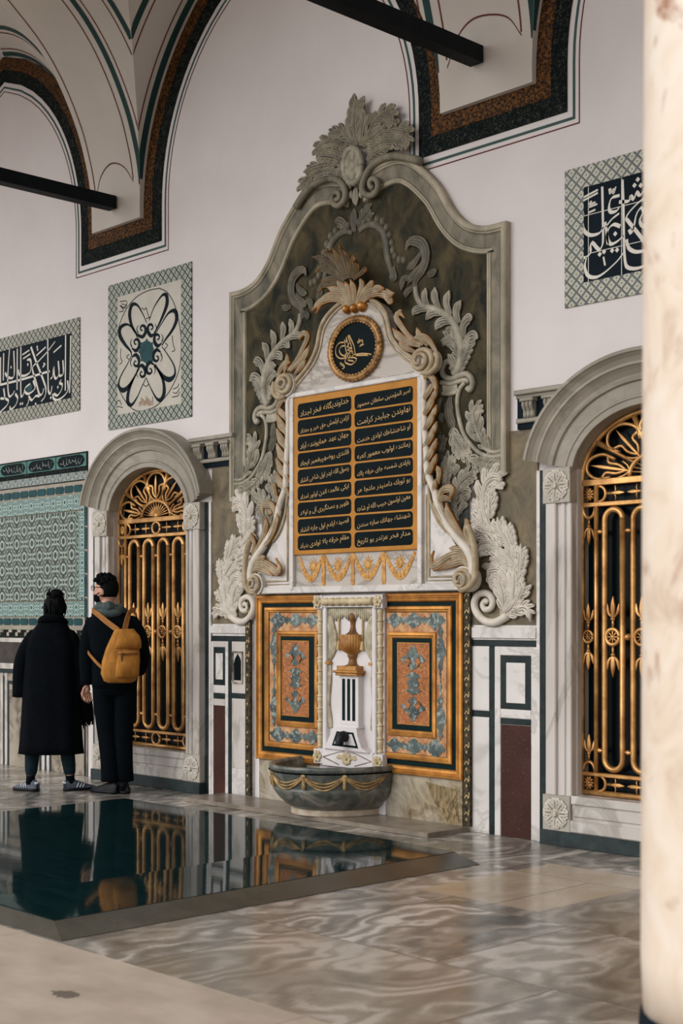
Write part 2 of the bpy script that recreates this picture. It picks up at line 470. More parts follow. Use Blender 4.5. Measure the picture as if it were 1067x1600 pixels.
    def leaf(s, pts, w, d, h, n=14, lift=0., scal=0, wf=None, tipw=.12):
        """carved leaf: spine points on the wall, half width w, foot distance d, relief h, lift of the tip; scal > 2 makes an acanthus with lobed sides"""
        if scal > 2 and w > .016:
            P = cr(pts, 60); L = [0.]
            for a, c in zip(P, P[1:]): L.append(L[-1] + math.hypot(c[0] - a[0], c[1] - a[1]))
            Lt = L[-1]; nl = max(3, min(6, int(Lt / (w * .95))))
            for k in range(nl):
                for sd in (-1, 1):
                    t = .06 + .80 * (k + (.25 if sd > 0 else 0)) / nl; i = min(58, int(t * 59))
                    a, c = P[i], P[min(59, i + 2)]; tx, tz = c[0] - a[0], c[1] - a[1]; q = math.hypot(tx, tz) or 1e-6; tx, tz = tx / q, tz / q
                    nx, nz = -tz * sd, tx * sd; ww = w * (.62 + .5 * math.sin(math.pi * min(1, t * 1.15))) * (1 if t < .7 else 1 - (t - .7) * 1.6)
                    p = [(a[0] + nx * ww * u + tx * ww * v, a[1] + nz * ww * u + tz * ww * v) for u, v in ((0, -.25), (.42, .15), (.80, .72), (.98, 1.25))]
                    s.leaf(p, ww * .42, d + lift * t * t, h * .8, 8, h * .15, 0, lambda t: .55 + .5 * math.sin(math.pi * min(1, t * .95 + .05)) if t < .8 else .75 * (1 - (t - .8) * 3.2))
            w *= .50; h *= 1.15; scal = 0
        P = cr(pts, n); N = len(P); vs = []; ed = []; gr = []
        if w > .022:
            S = (-1, -.9, -.72, -.55, -.38, -.2, 0, .2, .38, .55, .72, .9, 1); Hh = (0, .55, .72, .38, .92, .98, .45, .98, .92, .38, .72, .55, 0); G = (1, .2, 0, 1, 0, 0, 1, 0, 0, 1, 0, .2, 1)
        else:
            S = (-1, -.8, -.4, 0, .4, .8, 1); Hh = (0, .6, .95, .5, .95, .6, 0); G = (.9, .1, 0, 1, 0, .1, .9)
        for i, p in enumerate(P):
            t = i / (N - 1)
            a, b = P[max(i - 1, 0)], P[min(i + 1, N - 1)]
            tx, tz = b[0] - a[0], b[1] - a[1]; L = math.hypot(tx, tz) or 1e-6
            nx, nz = -tz / L, tx / L
            ww = w * (wf(t) if wf else (.45 + .55 * math.sin(math.pi * min(1, t * 1.35) * .5)) * (1 if t < .62 else max(tipw, math.cos((t - .62) / .38 * math.pi / 2))))
            
            hh = h * (1 if t < .75 else max(.35, 1 - (t - .75) * 2.2)) * (.35 + .65 * min(1, t * 4))
            dd = d + lift * t * t
            for q, k, gg in zip(S, Hh, G):
                vs.append((p[0] + nx * ww * q, -(dd + hh * k), p[1] + nz * ww * q)); ed.append(abs(q) ** 3 * .9 + (.5 if t > .85 else 0)); gr.append(gg * (.25 + .75 * math.sin(math.pi * min(1, .15 + t)) ** .5) if t < .9 else .0)
        k = len(S)
        fs = [(i * k + j, i * k + j + 1, (i + 1) * k + j + 1, (i + 1) * k + j) for i in range(N - 1) for j in range(k - 1)]
        o = len(vs)
        for i, p in enumerate(P):                               # back, so that a lifted leaf has a body
            vs.append((p[0], -(d + lift * (i / (N - 1)) ** 2 - .004), p[1])); ed.append(0); gr.append(0)
        for i in range(N - 1):
            fs += [(i * k, (i + 1) * k, o + i + 1, o + i), (i * k + k - 1, o + i, o + i + 1, (i + 1) * k + k - 1)]
        return s.add(vs, fs, True, ed, gr)
    def stroke(s, pts, w, d, n=0, th=.0015, pen=None):
        """painted or glazed line on the wall; w a number, a list, or with pen=(angle, min) a broad-nib line"""
        P = cr(pts, n) if n else pts; N = len(P); vs = []
        for i, p in enumerate(P):
            a, b = P[max(i - 1, 0)], P[min(i + 1, N - 1)]
            tx, tz = b[0] - a[0], b[1] - a[1]; L = math.hypot(tx, tz) or 1e-6
            if isinstance(w, (list, tuple)):
                q = i / (N - 1) * (len(w) - 1); j = min(int(q), len(w) - 2); ww = w[j] + (w[j + 1] - w[j]) * (q - j)
            else: ww = w
            if pen: ww = w * max(pen[1], abs(math.sin(math.atan2(tz, tx) - pen[0])))
            nx, nz = -tz / L * ww, tx / L * ww
            vs += [(p[0] + nx, -d, p[1] + nz), (p[0] + nx, -d - th, p[1] + nz), (p[0] - nx, -d - th, p[1] - nz), (p[0] - nx, -d, p[1] - nz)]
        fs = []
        for i in range(N - 1):
            a, b = i * 4, i * 4 + 4
            fs += [(a, b, b + 1, a + 1), (a + 1, b + 1, b + 2, a + 2), (a + 2, b + 2, b + 3, a + 3)]
        fs += [(0, 1, 2, 3), (4 * N - 1, 4 * N - 2, 4 * N - 3, 4 * N - 4)]
        return s.add(vs, fs)
    def mirror(s, x=0.):
        s.v = [(2 * x - p[0], p[1], p[2]) for p in s.v]; s.f = [f[::-1] for f in s.f]; return s
    def join(s, o):
        b = len(s.v); s.v += o.v; s.e += o.e; s.g += o.g; s.f += [[b + i for i in f] for f in o.f]; s.sm += o.sm; return s
    def both(s, x=0.):
        """the shape and its mirror image about the axis x"""
        c = MB(); c.v = list(s.v); c.f = list(s.f); c.sm = list(s.sm); c.e = list(s.e); c.g = list(s.g)
        return s.join(c.mirror(x))
    def build(s, name, mat, parent=None, solid=False):
        me = bpy.data.meshes.new(name); me.from_pydata(s.v, [], s.f)
        me.polygons.foreach_set('use_smooth', s.sm)
        if any(s.e):
            at = me.attributes.new('edge', 'FLOAT', 'POINT'); at.data.foreach_set('value', s.e)
        if any(s.g):
            at = me.attributes.new('groove', 'FLOAT', 'POINT'); at.data.foreach_set('value', s.g)
        me.materials.append(M[mat]); me.validate(); me.update()
        return link_obj(name, me, parent)

def link_obj(name, me, parent=None):
    o = bpy.data.objects.new(name, me); COL.objects.link(o)
    if parent is not None:
        o.parent = parent
        q = parent
        o.matrix_parent_inverse = Matrix.Translation(-ORIGIN.get(parent.name, Vector((0, 0, 0))))
        ORIGIN[o.name] = Vector((0, 0, 0))
    else: ORIGIN[o.name] = Vector((0, 0, 0))
    return o

def tag(o, label=None, cat=None, group=None, kind=None):
    if label: o['label'] = label
    if cat: o['category'] = cat
    if group: o['group'] = group
    if kind: o['kind'] = kind
    return o

def thing(name, label, cat, loc, group=None, kind=None):
    o = bpy.data.objects.new(name, None); COL.objects.link(o); o.location = loc; o.empty_display_size = .1
    ORIGIN[o.name] = Vector(loc)
    return tag(o, label, cat, group, kind)

def offset(P, o, closed=False):
    n = len(P); out = []
    for i in range(n):
        a = P[i - 1] if (closed or i > 0) else None; c = P[(i + 1) % n] if (closed or i < n - 1) else None
        b = P[i]; ns = []
        for p, q in ((a, b), (b, c)):
            if p is None or q is None: continue
            dx, dz = q[0] - p[0], q[1] - p[1]; L = math.hypot(dx, dz)
            if L > 1e-9: ns.append((-dz / L, dx / L))
        if not ns: out.append(b); continue
        if len(ns) == 1: nx, nz = ns[0]; k = 1
        else:
            nx, nz = ns[0][0] + ns[1][0], ns[0][1] + ns[1][1]; L = math.hypot(nx, nz) or 1e-6
            nx, nz = nx / L, nz / L; k = 1 / max(.35, nx * ns[0][0] + nz * ns[0][1])
        out.append((b[0] + nx * o * k, b[1] + nz * o * k))
    return out

def cr(pts, n):
    """Catmull-Rom through the points, n samples, any dimension"""
    pts = [tuple(p) for p in pts]; m = len(pts)
    if m < 2: return pts
    out = []
    for i in range(n):
        t = i / (n - 1) * (m - 1); k = min(int(t), m - 2); u = t - k
        p1, p2 = pts[k], pts[k + 1]
        p0 = pts[k - 1] if k > 0 else tuple(2 * a - b for a, b in zip(p1, p2))
        p3 = pts[k + 2] if k + 2 < m else tuple(2 * b - a for a, b in zip(p1, p2))
        out.append(tuple(.5 * (2 * b + (c - a) * u + (2 * a - 5 * b + 4 * c - d) * u * u + (3 * b - a - 3 * c + d) * u ** 3) for a, b, c, d in zip(p0, p1, p2, p3)))
    return out

def arc(cx, cz, rx, rz, a0, a1, n):
    return [(cx + rx * math.cos(R(a0 + (a1 - a0) * i / (n - 1))), cz + rz * math.sin(R(a0 + (a1 - a0) * i / (n - 1)))) for i in range(n)]

def spiral(cx, cz, r0, r1, a0, turns, n=40, sz=1.):
    return [(cx + (r0 + (r1 - r0) * i / (n - 1)) * math.cos(R(a0 + 360 * turns * i / (n - 1))), cz + sz * (r0 + (r1 - r0) * i / (n - 1)) * math.sin(R(a0 + 360 * turns * i / (n - 1)))) for i in range(n)]

def on(pts, d): return [(p[0], -d, p[1]) for p in pts]

CS, SN = math.cos(PSI), math.sin(PSI)
def W(px, py, d=0.):
    """the place on the wall (or d in front of it) that was measured at a pixel of the photograph"""
    a = (px - CX) / FPX; b = -(py - HY) / FPX
    t = (-CAMP.y - d) / (CS - a * SN)
    return (CAMP.x + t * (SN + a * CS), CAMP.z + b * t)
def crop(x0, y0, s, d=0.):
    return lambda *q: [W(x0 + x / s, y0 + y / s, d) for x, y in q]

# ------------------------------------------------------------------ lettering
FORMS = {}
for cp in list(range(0xFB50, 0xFBFF)) + list(range(0xFE80, 0xFEFD)):
    dc = unicodedata.decomposition(chr(cp)).split()
    if len(dc) >= 2 and dc[0] in ('<isolated>', '<initial>', '<medial>', '<final>'):
        FORMS[(''.join(chr(int(q, 16)) for q in dc[1:]), dc[0][1:-1])] = chr(cp)
def shape_text(t):
    """contextual letter forms, in visual order"""
    out = []; i = 0; prev = False
    while i < len(t):
        ch = t[i]; step = 1
        if ch == '\u0644' and i + 1 < len(t) and (ch + t[i + 1], 'isolated') in FORMS: ch = ch + t[i + 1]; step = 2
        nxt = t[i + step] if i + step < len(t) else ' '
        dual = (ch, 'initial') in FORMS
        nj = dual and (nxt, 'final') in FORMS
        f = ('medial' if nj else 'final') if prev else ('initial' if nj else 'isolated')
        out.append(FORMS.get((ch, f)) or FORMS.get((ch, 'isolated')) or ch)
        prev = nj; i += step
    return ''.join(out[::-1])
def text_mesh(txt, x0, x1, z0, z1, d, th=.002, slope=0., fit=True):
    """writing laid in a box on the wall"""
    c = bpy.data.curves.new('text', 'FONT'); c.body = shape_text(txt); c.resolution_u = 2; c.offset = .003
    o = bpy.data.objects.new('text', c); COL.objects.link(o)
    dg = bpy.context.evaluated_depsgraph_get(); dg.update()
    me = o.evaluated_get(dg).to_mesh()
    vs = [(v.co.x, v.co.y) for v in me.vertices]; fs = [list(p.vertices) for p in me.polygons]
    bpy.data.objects.remove(o); bpy.data.curves.remove(c)
    mb = MB()
    if not vs: return mb
    ax, bx = min(v[0] for v in vs), max(v[0] for v in vs)
    vs = [(v[0], v[1] + slope * (v[0] - ax)) for v in vs]
    az, bz = min(v[1] for v in vs), max(v[1] for v in vs)
    kx = (x1 - x0) / (bx - ax); kz = (z1 - z0) / (bz - az)
    P = [(x0 + (v[0] - ax) * kx, -d - th, z0 + (v[1] - az) * kz) for v in vs]
    return mb.add(P, fs)

# ------------------------------------------------------------------ the setting
floor = MB(); floor.box(-14, 9, -.6, 3.78, -.3, 0); floor.build('floor', 'floor_marble')
fl2 = MB(); fl2.box(-14, 9, 3.78, 14, -.3, -.001); fl2.build('floor', 'beige_slab')
for n in ('floor', 'floor.001'): tag(bpy.data.objects[n], kind='structure')

# back wall with the two arched window openings
WIN = (-2.59, 2.42); OPW, OPB, OPS, OPR = .56, .30, 2.29, .42
def opening(c, k=0.0, n=21):
    return [(c - OPW - k, OPB - k), (c + OPW + k, OPB - k)] + arc(c, OPS, OPW + k, OPR + k, 0, 180, n)
wall = MB()
xs = [-14] + [v for c in WIN for v in (c - OPW, c + OPW)] + [9]
TOP = 7.6
for i in (0, 2, 4): wall.box(xs[i], xs[i + 1], -.5, 0, 0, TOP)
for c in WIN:
    wall.box(c - OPW, c + OPW, -.5, 0, 0, OPB)
    up = arc(c, OPS, OPW, OPR, 0, 180, 21)
    wall.prism([(c + OPW, TOP)] + [(c - OPW, TOP)] + up[::-1], -.5, 0)
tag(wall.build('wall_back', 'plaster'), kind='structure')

er = MB(); er.box(8.2, 8.6, .0, 4.6, 0, TOP); tag(er.build('light_block_wall_right', 'plaster'), kind='structure')     # unseen wall, added to block sky light from the right

# vault of the porch: transverse arches spring from feet on the wall, groined webs between them
FEET = ((-3.39, -2.67), (.77, 1.56))
FB = 4.835                                                     # underside of a foot
YZ = [(.055, 4.835), (.062, 5.1), (.088, 5.3), (.13, 5.47), (.19, 5.66), (.28, 5.86), (.38, 6.04), (.49, 6.20), (.63, 6.36), (.79, 6.50), (1.0, 6.66), (1.3, 6.83), (1.65, 6.96), (2.05, 7.0)]
YZ = cr(YZ, 40)
def soffit(z):
    for a, b in zip(YZ, YZ[1:]):
        if a[1] <= z <= b[1]: return a[0] + (b[0] - a[0]) * (z - a[1]) / max(1e-6, b[1] - a[1])
    return YZ[-1][0] if z > YZ[-1][1] else YZ[0][0]
def wallarc(z, k=0.):
    """distance of the lunette edge from the foot; k moves it inwards"""
    r = 2.01 - k
    if z <= 4.9: return k
    return 2.01 - math.sqrt(max(0, r * r - (z - 4.9) ** 2))
ZT = 7.0
zs = [FB + (ZT - FB) * (i / 47) for i in range(48)]
ceil = MB()
for (a, b) in FEET:                                            # arch soffits
    P = YZ + [(4.1 - q[0], q[1]) for q in YZ[::-1]]
    vs = [(x, -y, z) for y, z in P for x in (a, b)]
    ceil.add(vs, [(2 * i, 2 * i + 1, 2 * i + 3, 2 * i + 2) for i in range(len(P) - 1)], True)
    ceil.add([(a, 0, FB), (b, 0, FB), (b, -YZ[0][0], FB), (a, -YZ[0][0], FB)], [(0, 1, 2, 3)])
    for x in (a, b): ceil.add([(x, 0, z) for z in zs] + [(x, -soffit(z), z) for z in zs], [(i, i + 1, 48 + i + 1, 48 + i) for i in range(47)], False)
BAYW = 1.58                                                    # the left bay is narrower: pendentives run straight from rib to lunette
zw = [z for z in zs if z >= 4.93]
for far in (0, 1):
    for mirr in (0, 1):
        q = [z for z in zw if wallarc(z) <= BAYW] + [6.862]; n = len(q); x0 = FEET[0][0]
        fx_ = (lambda x: 2 * (x0 - BAYW) - x) if mirr else (lambda x: x)
        fy_ = (lambda y: -4.1 - y) if far else (lambda y: y)
        ceil.add([(fx_(x0), fy_(-soffit(z)), z) for z in q] + [(fx_(x0 - min(wallarc(z), BAYW)), fy_(0), z) for z in q], [(k, k + 1, n + k + 1, n + k) for k in range(n - 1)], True)
for x, sg in ((FEET[0][1], 1), (FEET[1][0], -1), (FEET[1][1], 1)):   # groined webs
    for far in (0, 1):
        yy = (lambda q: -q) if not far else (lambda q: -4.1 + q)
        A = [(x, yy(soffit(z)), z) for z in zw]; G = [(x + sg * wallarc(z), yy(soffit(z)), z) for z in zw]; Wl = [(x + sg * wallarc(z), yy(0), z) for z in zw]; nw = len(zw)
        ceil.add(A + G, [(i, i + 1, nw + 1 + i, nw + i) for i in range(nw - 1)], True)
        if not far: ceil.add(G + Wl, [(i, i + 1, nw + 1 + i, nw + i) for i in range(nw - 1)], True)
ceil.box(-14, 9, 0, 4.6, ZT, ZT + .3)
tag(ceil.build('ceiling', 'vault_plaster_shaded'), kind='structure')

# painted bands: along the wall around every foot and lunette, and on the webs
def bandpath(foot, k, ztop):
    """U-shaped path k outside the foot"""
    a, b = foot
    za = 6.62 if foot[0] < -1 else ztop
    up = lambda zt: [4.9 + (zt - 4.9) * i / 15 for i in range(16)]
    left = [(a - (min(wallarc(z, k), BAYW) if a < -3 else wallarc(z, k)), z) for z in up(6.86 - k if a < -3 else ztop)][::-1]
    right = [(b + wallarc(z, k), z) for z in up(ztop)]
    if a < -3: left = [(2 * (a - BAYW) - q[0], q[1]) for q in left[::-1]] + left
    return left + [(a - k, FB - k), (b + k, FB - k)] + right
def paint(name, mat, k0, k1, d0, d1):
    mb = MB()
    for ft in FEET:
        P = bandpath(ft, k0, 6.55); Q = bandpath(ft, k1, 6.55); n = len(P)
        vs = [(x, -d1, z) for x, z in P] + [(x, -d1, z) for x, z in Q] + [(x, -d0, z) for x, z in Q] + [(x, -d0, z) for x, z in P]
        fs = [(r * n + i, r * n + i + 1, (r + 1) * n + i + 1, (r + 1) * n + i) for r in (0, 1) for i in range(n - 1)] + [(i, 3 * n + i, 3 * n + i + 1, i + 1) for i in range(n - 1)]
        mb.add(vs, fs)
    return tag(mb.build(name, mat), kind='structure')
paint('trim_1', 'copper_band', .0, .118, -.01, .014)
paint('trim_2', 'leaf_band_dark', .118, .238, -.01, .010)
paint('trim_3', 'line_green', .280, .298, -.01, .003)
paint('trim_4', 'line_red', .326, .334, -.01, .003)
def webline(name, mat, o0, o1, both=True):
    """line along the web, o0..o1 away from the arch edge (and from the wall)"""
    mb = MB()
    for x, sg in ((FEET[0][0], -1), (FEET[0][1], 1), (FEET[1][0], -1), (FEET[1][1], 1)):
        e = .002
        if x < -3:                                              # left bay: lines run along the lunette on the pendentive
            q = [z for z in zw if wallarc(z) <= BAYW and math.hypot(wallarc(z), soffit(z)) > o1 * 1.6 + .06]
            V = []
            for z in q:
                a, y = wallarc(z), soffit(z); h = math.hypot(a, y)
                for o in (o0, o1):
                    f = (o * 1.6 + .04) / h; V.append((x - a + a * f, -y * f - .004, z - .006))
            if q: mb.add(V, [(2 * i, 2 * i + 1, 2 * i + 3, 2 * i + 2) for i in range(len(q) - 1)], True)
            continue
        za = [z for z in zs if wallarc(z) > o0 * .999 and z > 5.1]
        V = []
        for z in za:
            y = -soffit(z) - e; q = wallarc(z)
            V += [(x + sg * min(o0, q), y - 0, z - e), (x + sg * min(o1, q), y - 0, z - e)]
        mb.add(V, [(2 * i, 2 * i + 1, 2 * i + 3, 2 * i + 2) for i in range(len(za) - 1)], True)
        zb = [z for z in zs if soffit(z) > o0 + .04 and z > 5.12]
        V = []
        for z in zb:
            q = x + sg * (wallarc(z) + e)
            V += [(q, -min(o0 + .04, soffit(z)), z - e), (q, -min(o1 + .04, soffit(z)), z - e)]
        if zb: mb.add(V, [(2 * i, 2 * i + 1, 2 * i + 3, 2 * i + 2) for i in range(len(zb) - 1)], True)
    return tag(mb.build(name, mat), kind='structure')
webline('trim_5', 'line_green_dark', .0, .06)
webline('trim_6', 'line_red', .10, .112)
webline('trim_7', 'line_red', .33, .342)
webline('trim_8', 'line_green_dark', .385, .44)
mb = MB()                                                       # thin red lines on the arch soffits, with the small curve above the tie beam
for (a, b) in FEET:
    for x in (a + .075, b - .075):
        P = [q for q in YZ if q[1] > 5.15]
        mb.add([(x + o, -y - .003, z - .002) for y, z in P for o in (-.006, .006)], [(2 * i, 2 * i + 1, 2 * i + 3, 2 * i + 2) for i in range(len(P) - 1)], True)
    A = cr([(a + .075, 5.12), (a + .19, 5.29), (a + .36, 5.36), (b - .19, 5.30), (b - .075, 5.15)], 24)
    mb.add([(x, -soffit(z + o) - .003, z + o) for x, z in A for o in (-.006, .006)], [(2 * i, 2 * i + 1, 2 * i + 3, 2 * i + 2) for i in range(23)], True)
tag(mb.build('trim_9', 'line_red'), kind='structure')
for i, (xx, z, lab) in enumerate(((-3.03, 5.02, 'black iron tie beam across the left vault foot above the patterned square tile panel'), (1.12, 5.115, 'black iron tie beam above the carved crest, running to the right vault foot'))):
    t = MB(); t.box(xx - .055, xx + .055, .08, 4.3, z - .055, z + .055)
    tag(t.build('tie_beam', 'iron'), lab, 'beam', 'tie beams of the porch vault')

# stone column of the arcade, close to the camera on the right
t = thing('stone_column', 'pale veined marble column standing close at the right edge', 'column', (5.46, -4.1, 0))
mb = MB(); mb.lathe([(.262, .46), (.268, .6), (.262, 2.5), (.245, 5.2), (.25, 5.25), (.29, 5.3)], (5.46, 4.1), 40); mb.build('shaft', 'column_stone', t)
mb = MB(); mb.lathe([(.33, 0), (.33, .12), (.285, .16), (.285, .3), (.27, .46), (.24, .47)], (5.46, 4.1), 40); mb.build('base_collar', 'navy_paint', t, True)
mb = MB(); mb.box(5.46 - .42, 5.46 + .42, 3.7, 4.5, 5.5, 5.75); mb.lathe([(.25, 5.25), (.34, 5.42), (.42, 5.5)], (5.46, 4.1), 40); mb.build('capital', 'column_stone', t)

# ------------------------------------------------------------------ windows: stone surround and gilded grille
def rosette(mb, x, z, r, d, n=8, h=.02):
    for k in range(n):
        a = 2 * math.pi * k / n
        mb.leaf([(x + math.cos(a) * r * .22, z + math.sin(a) * r * .22), (x + math.cos(a) * r * .62, z + math.sin(a) * r * .62), (x + math.cos(a) * r, z + math.sin(a) * r)], r * .40, d - .002, h, 8, .004, 0, lambda t: .45 + .6 * math.sin(math.pi * min(1, t * .8 + .1)))
    mb.dome(x, z, d, r * .30, r * .30, h * 1.3, 12, 3)
    mb.tube([(x + math.cos(q) * r * .17, -d - h * 1.15, z + math.sin(q) * r * .17) for q in [2 * math.pi * i / 12 for i in range(13)]], r * .05, 5)

def window(i, c, lab):
    w = thing('window_%d' % i, None, None, (c, 0, 0), kind='structure')
    mb = MB(); mb.prism([(c - .558, .318), (c + .558, .318)] + arc(c, 2.29, .558, .418, 0, 180, 17), -.15, -.115); mb.build('pane', 'window_dark', w)
    path = arc(c, 2.29, .555, .41, 172, 8, 41)
    prof = [(-.003, -.34), (-.003, .050), (.0, .056), (.035, .058), (.042, .066), (.052, .066), (.06, .050), (.135, .056), (.142, .074), (.155, .078), (.165, .066), (.18, .070), (.205, .088), (.222, .104), (.23, .116), (.245, .114), (.252, .104), (.275, .118), (.295, .140), (.300, .150), (.318, .152), (.322, .145), (.322, .0)]
    mb = MB().sweep(path, prof); mb.build('archivolt', 'marble_surround', w)
    for s in (-1, 1):
        mb = MB()
        xa, xb = sorted((c + s * .556, c + s * .742)); mb.box(xa, xb, 0, .045, .312, 2.148)
        for a, b, dd in ((.552, .585, .056), (.60, .635, .056), (.665, .745, .068)):
            xa, xb = sorted((c + s * a, c + s * b)); mb.box(xa, xb, 0, dd, .31, 2.15, .006)
        xa, xb = sorted((c + s * .545, c + s * .57)); mb.box(xa, xb, -.34, 0, .31, 2.35)
        mb.build('jamb', 'marble_pale', w)
        for z0, z1, nm in ((2.14, 2.362, 'rosette_block'), (.09, .312, 'rosette_block')):
            xa, xb = sorted((c + s * .548, c + s * .762)); mb = MB(); mb.box(xa, xb, 0, .075, z0, z1, .004); mb.box(xa, xb, -.34, 0, z0, z1)
            ro = mb.build(nm, 'marble_block', w)
            mb = MB(); rosette(mb, (xa + xb) / 2, (z0 + z1) / 2, .098, .074); mb.build('rosette', 'rosette_stone', ro)
    mb = MB(); mb.box(c - .547, c + .547, -.34, .052, .092, .316); mb.box(c - .55, c + .55, .05, .066, .265, .318, .005); mb.box(c - .53, c + .53, .05, .062, .19, .255, .004); mb.box(c - .55, c + .55, .05, .075, .09, .165, .008)
    mb.build('sill', 'marble_pale', w)
    mb = MB(); mb.box(c - .775, c + .775, 0, .088, 0, .09, .004); mb.build('plinth', 'basalt', w)
    for s in (-1, 1):
        xa, xb = sorted((c + s * .768, c + s * .822)); mb = MB(); mb.box(xa, xb, 0, .022, 0, 2.36); mb.build('dark_strip', 'serpentine', w)
        xa, xb = sorted((c + s * .822, c + s * .848)); mb = MB(); mb.box(xa, xb, 0, .026, 0.0, 2.36); mb.build('white_strip', 'marble_white', w)

def spear(mb, x, z, d, s, up=1, side=1.):
    """three-leaved spear head on a stalk"""
    mb.tube([(x, -d, z), (x, -d, z + up * .05 * s)], .009 * s, 6)
    mb.dome(x, z + up * .05 * s, d, .016 * s, .012 * s, .016 * s, 8, 2)
    mb.leaf([(x, z + up * .055 * s), (x, z + up * .12 * s), (x, z + up * .19 * s)], .020 * s, d - .004, .016, 8, 0, 0, lambda t: math.sin(math.pi * (.12 + t * .88)) * 1.0 + .02)
    for q in (-1, 1):
        mb.leaf([(x + q * .006, z + up * .06 * s), (x + q * .034 * s * side, z + up * .09 * s), (x + q * .042 * s * side, z + up * .145 * s)], .012 * s, d - .004, .012, 7)

def wheel(g, x, z, r, d, s):
    mb = MB()
    ring = [(x + math.cos(q) * r, -d - .006, z + math.sin(q) * r) for q in [2 * math.pi * k / 24 for k in range(25)]]
    mb.tube(ring, r * .26, 7, .8)
    for k in range(8):
        a = 2 * math.pi * k / 8
        mb.tube([(x, -d - .004, z), (x + math.cos(a) * r * .8, -d - .004, z + math.sin(a) * r * .8)], [r * .07, r * .14], 5)
    mb.dome(x, z, d + .002, r * .28, r * .28, .014, 10, 2)
    w = mb.build('wheel', 'gilt_grille', g)
    for u in (1, -1):
        mb = MB(); spear(mb, x, z + u * r * 1.25, d, s, u); mb.build('spear_tip', 'gilt_grille', w)

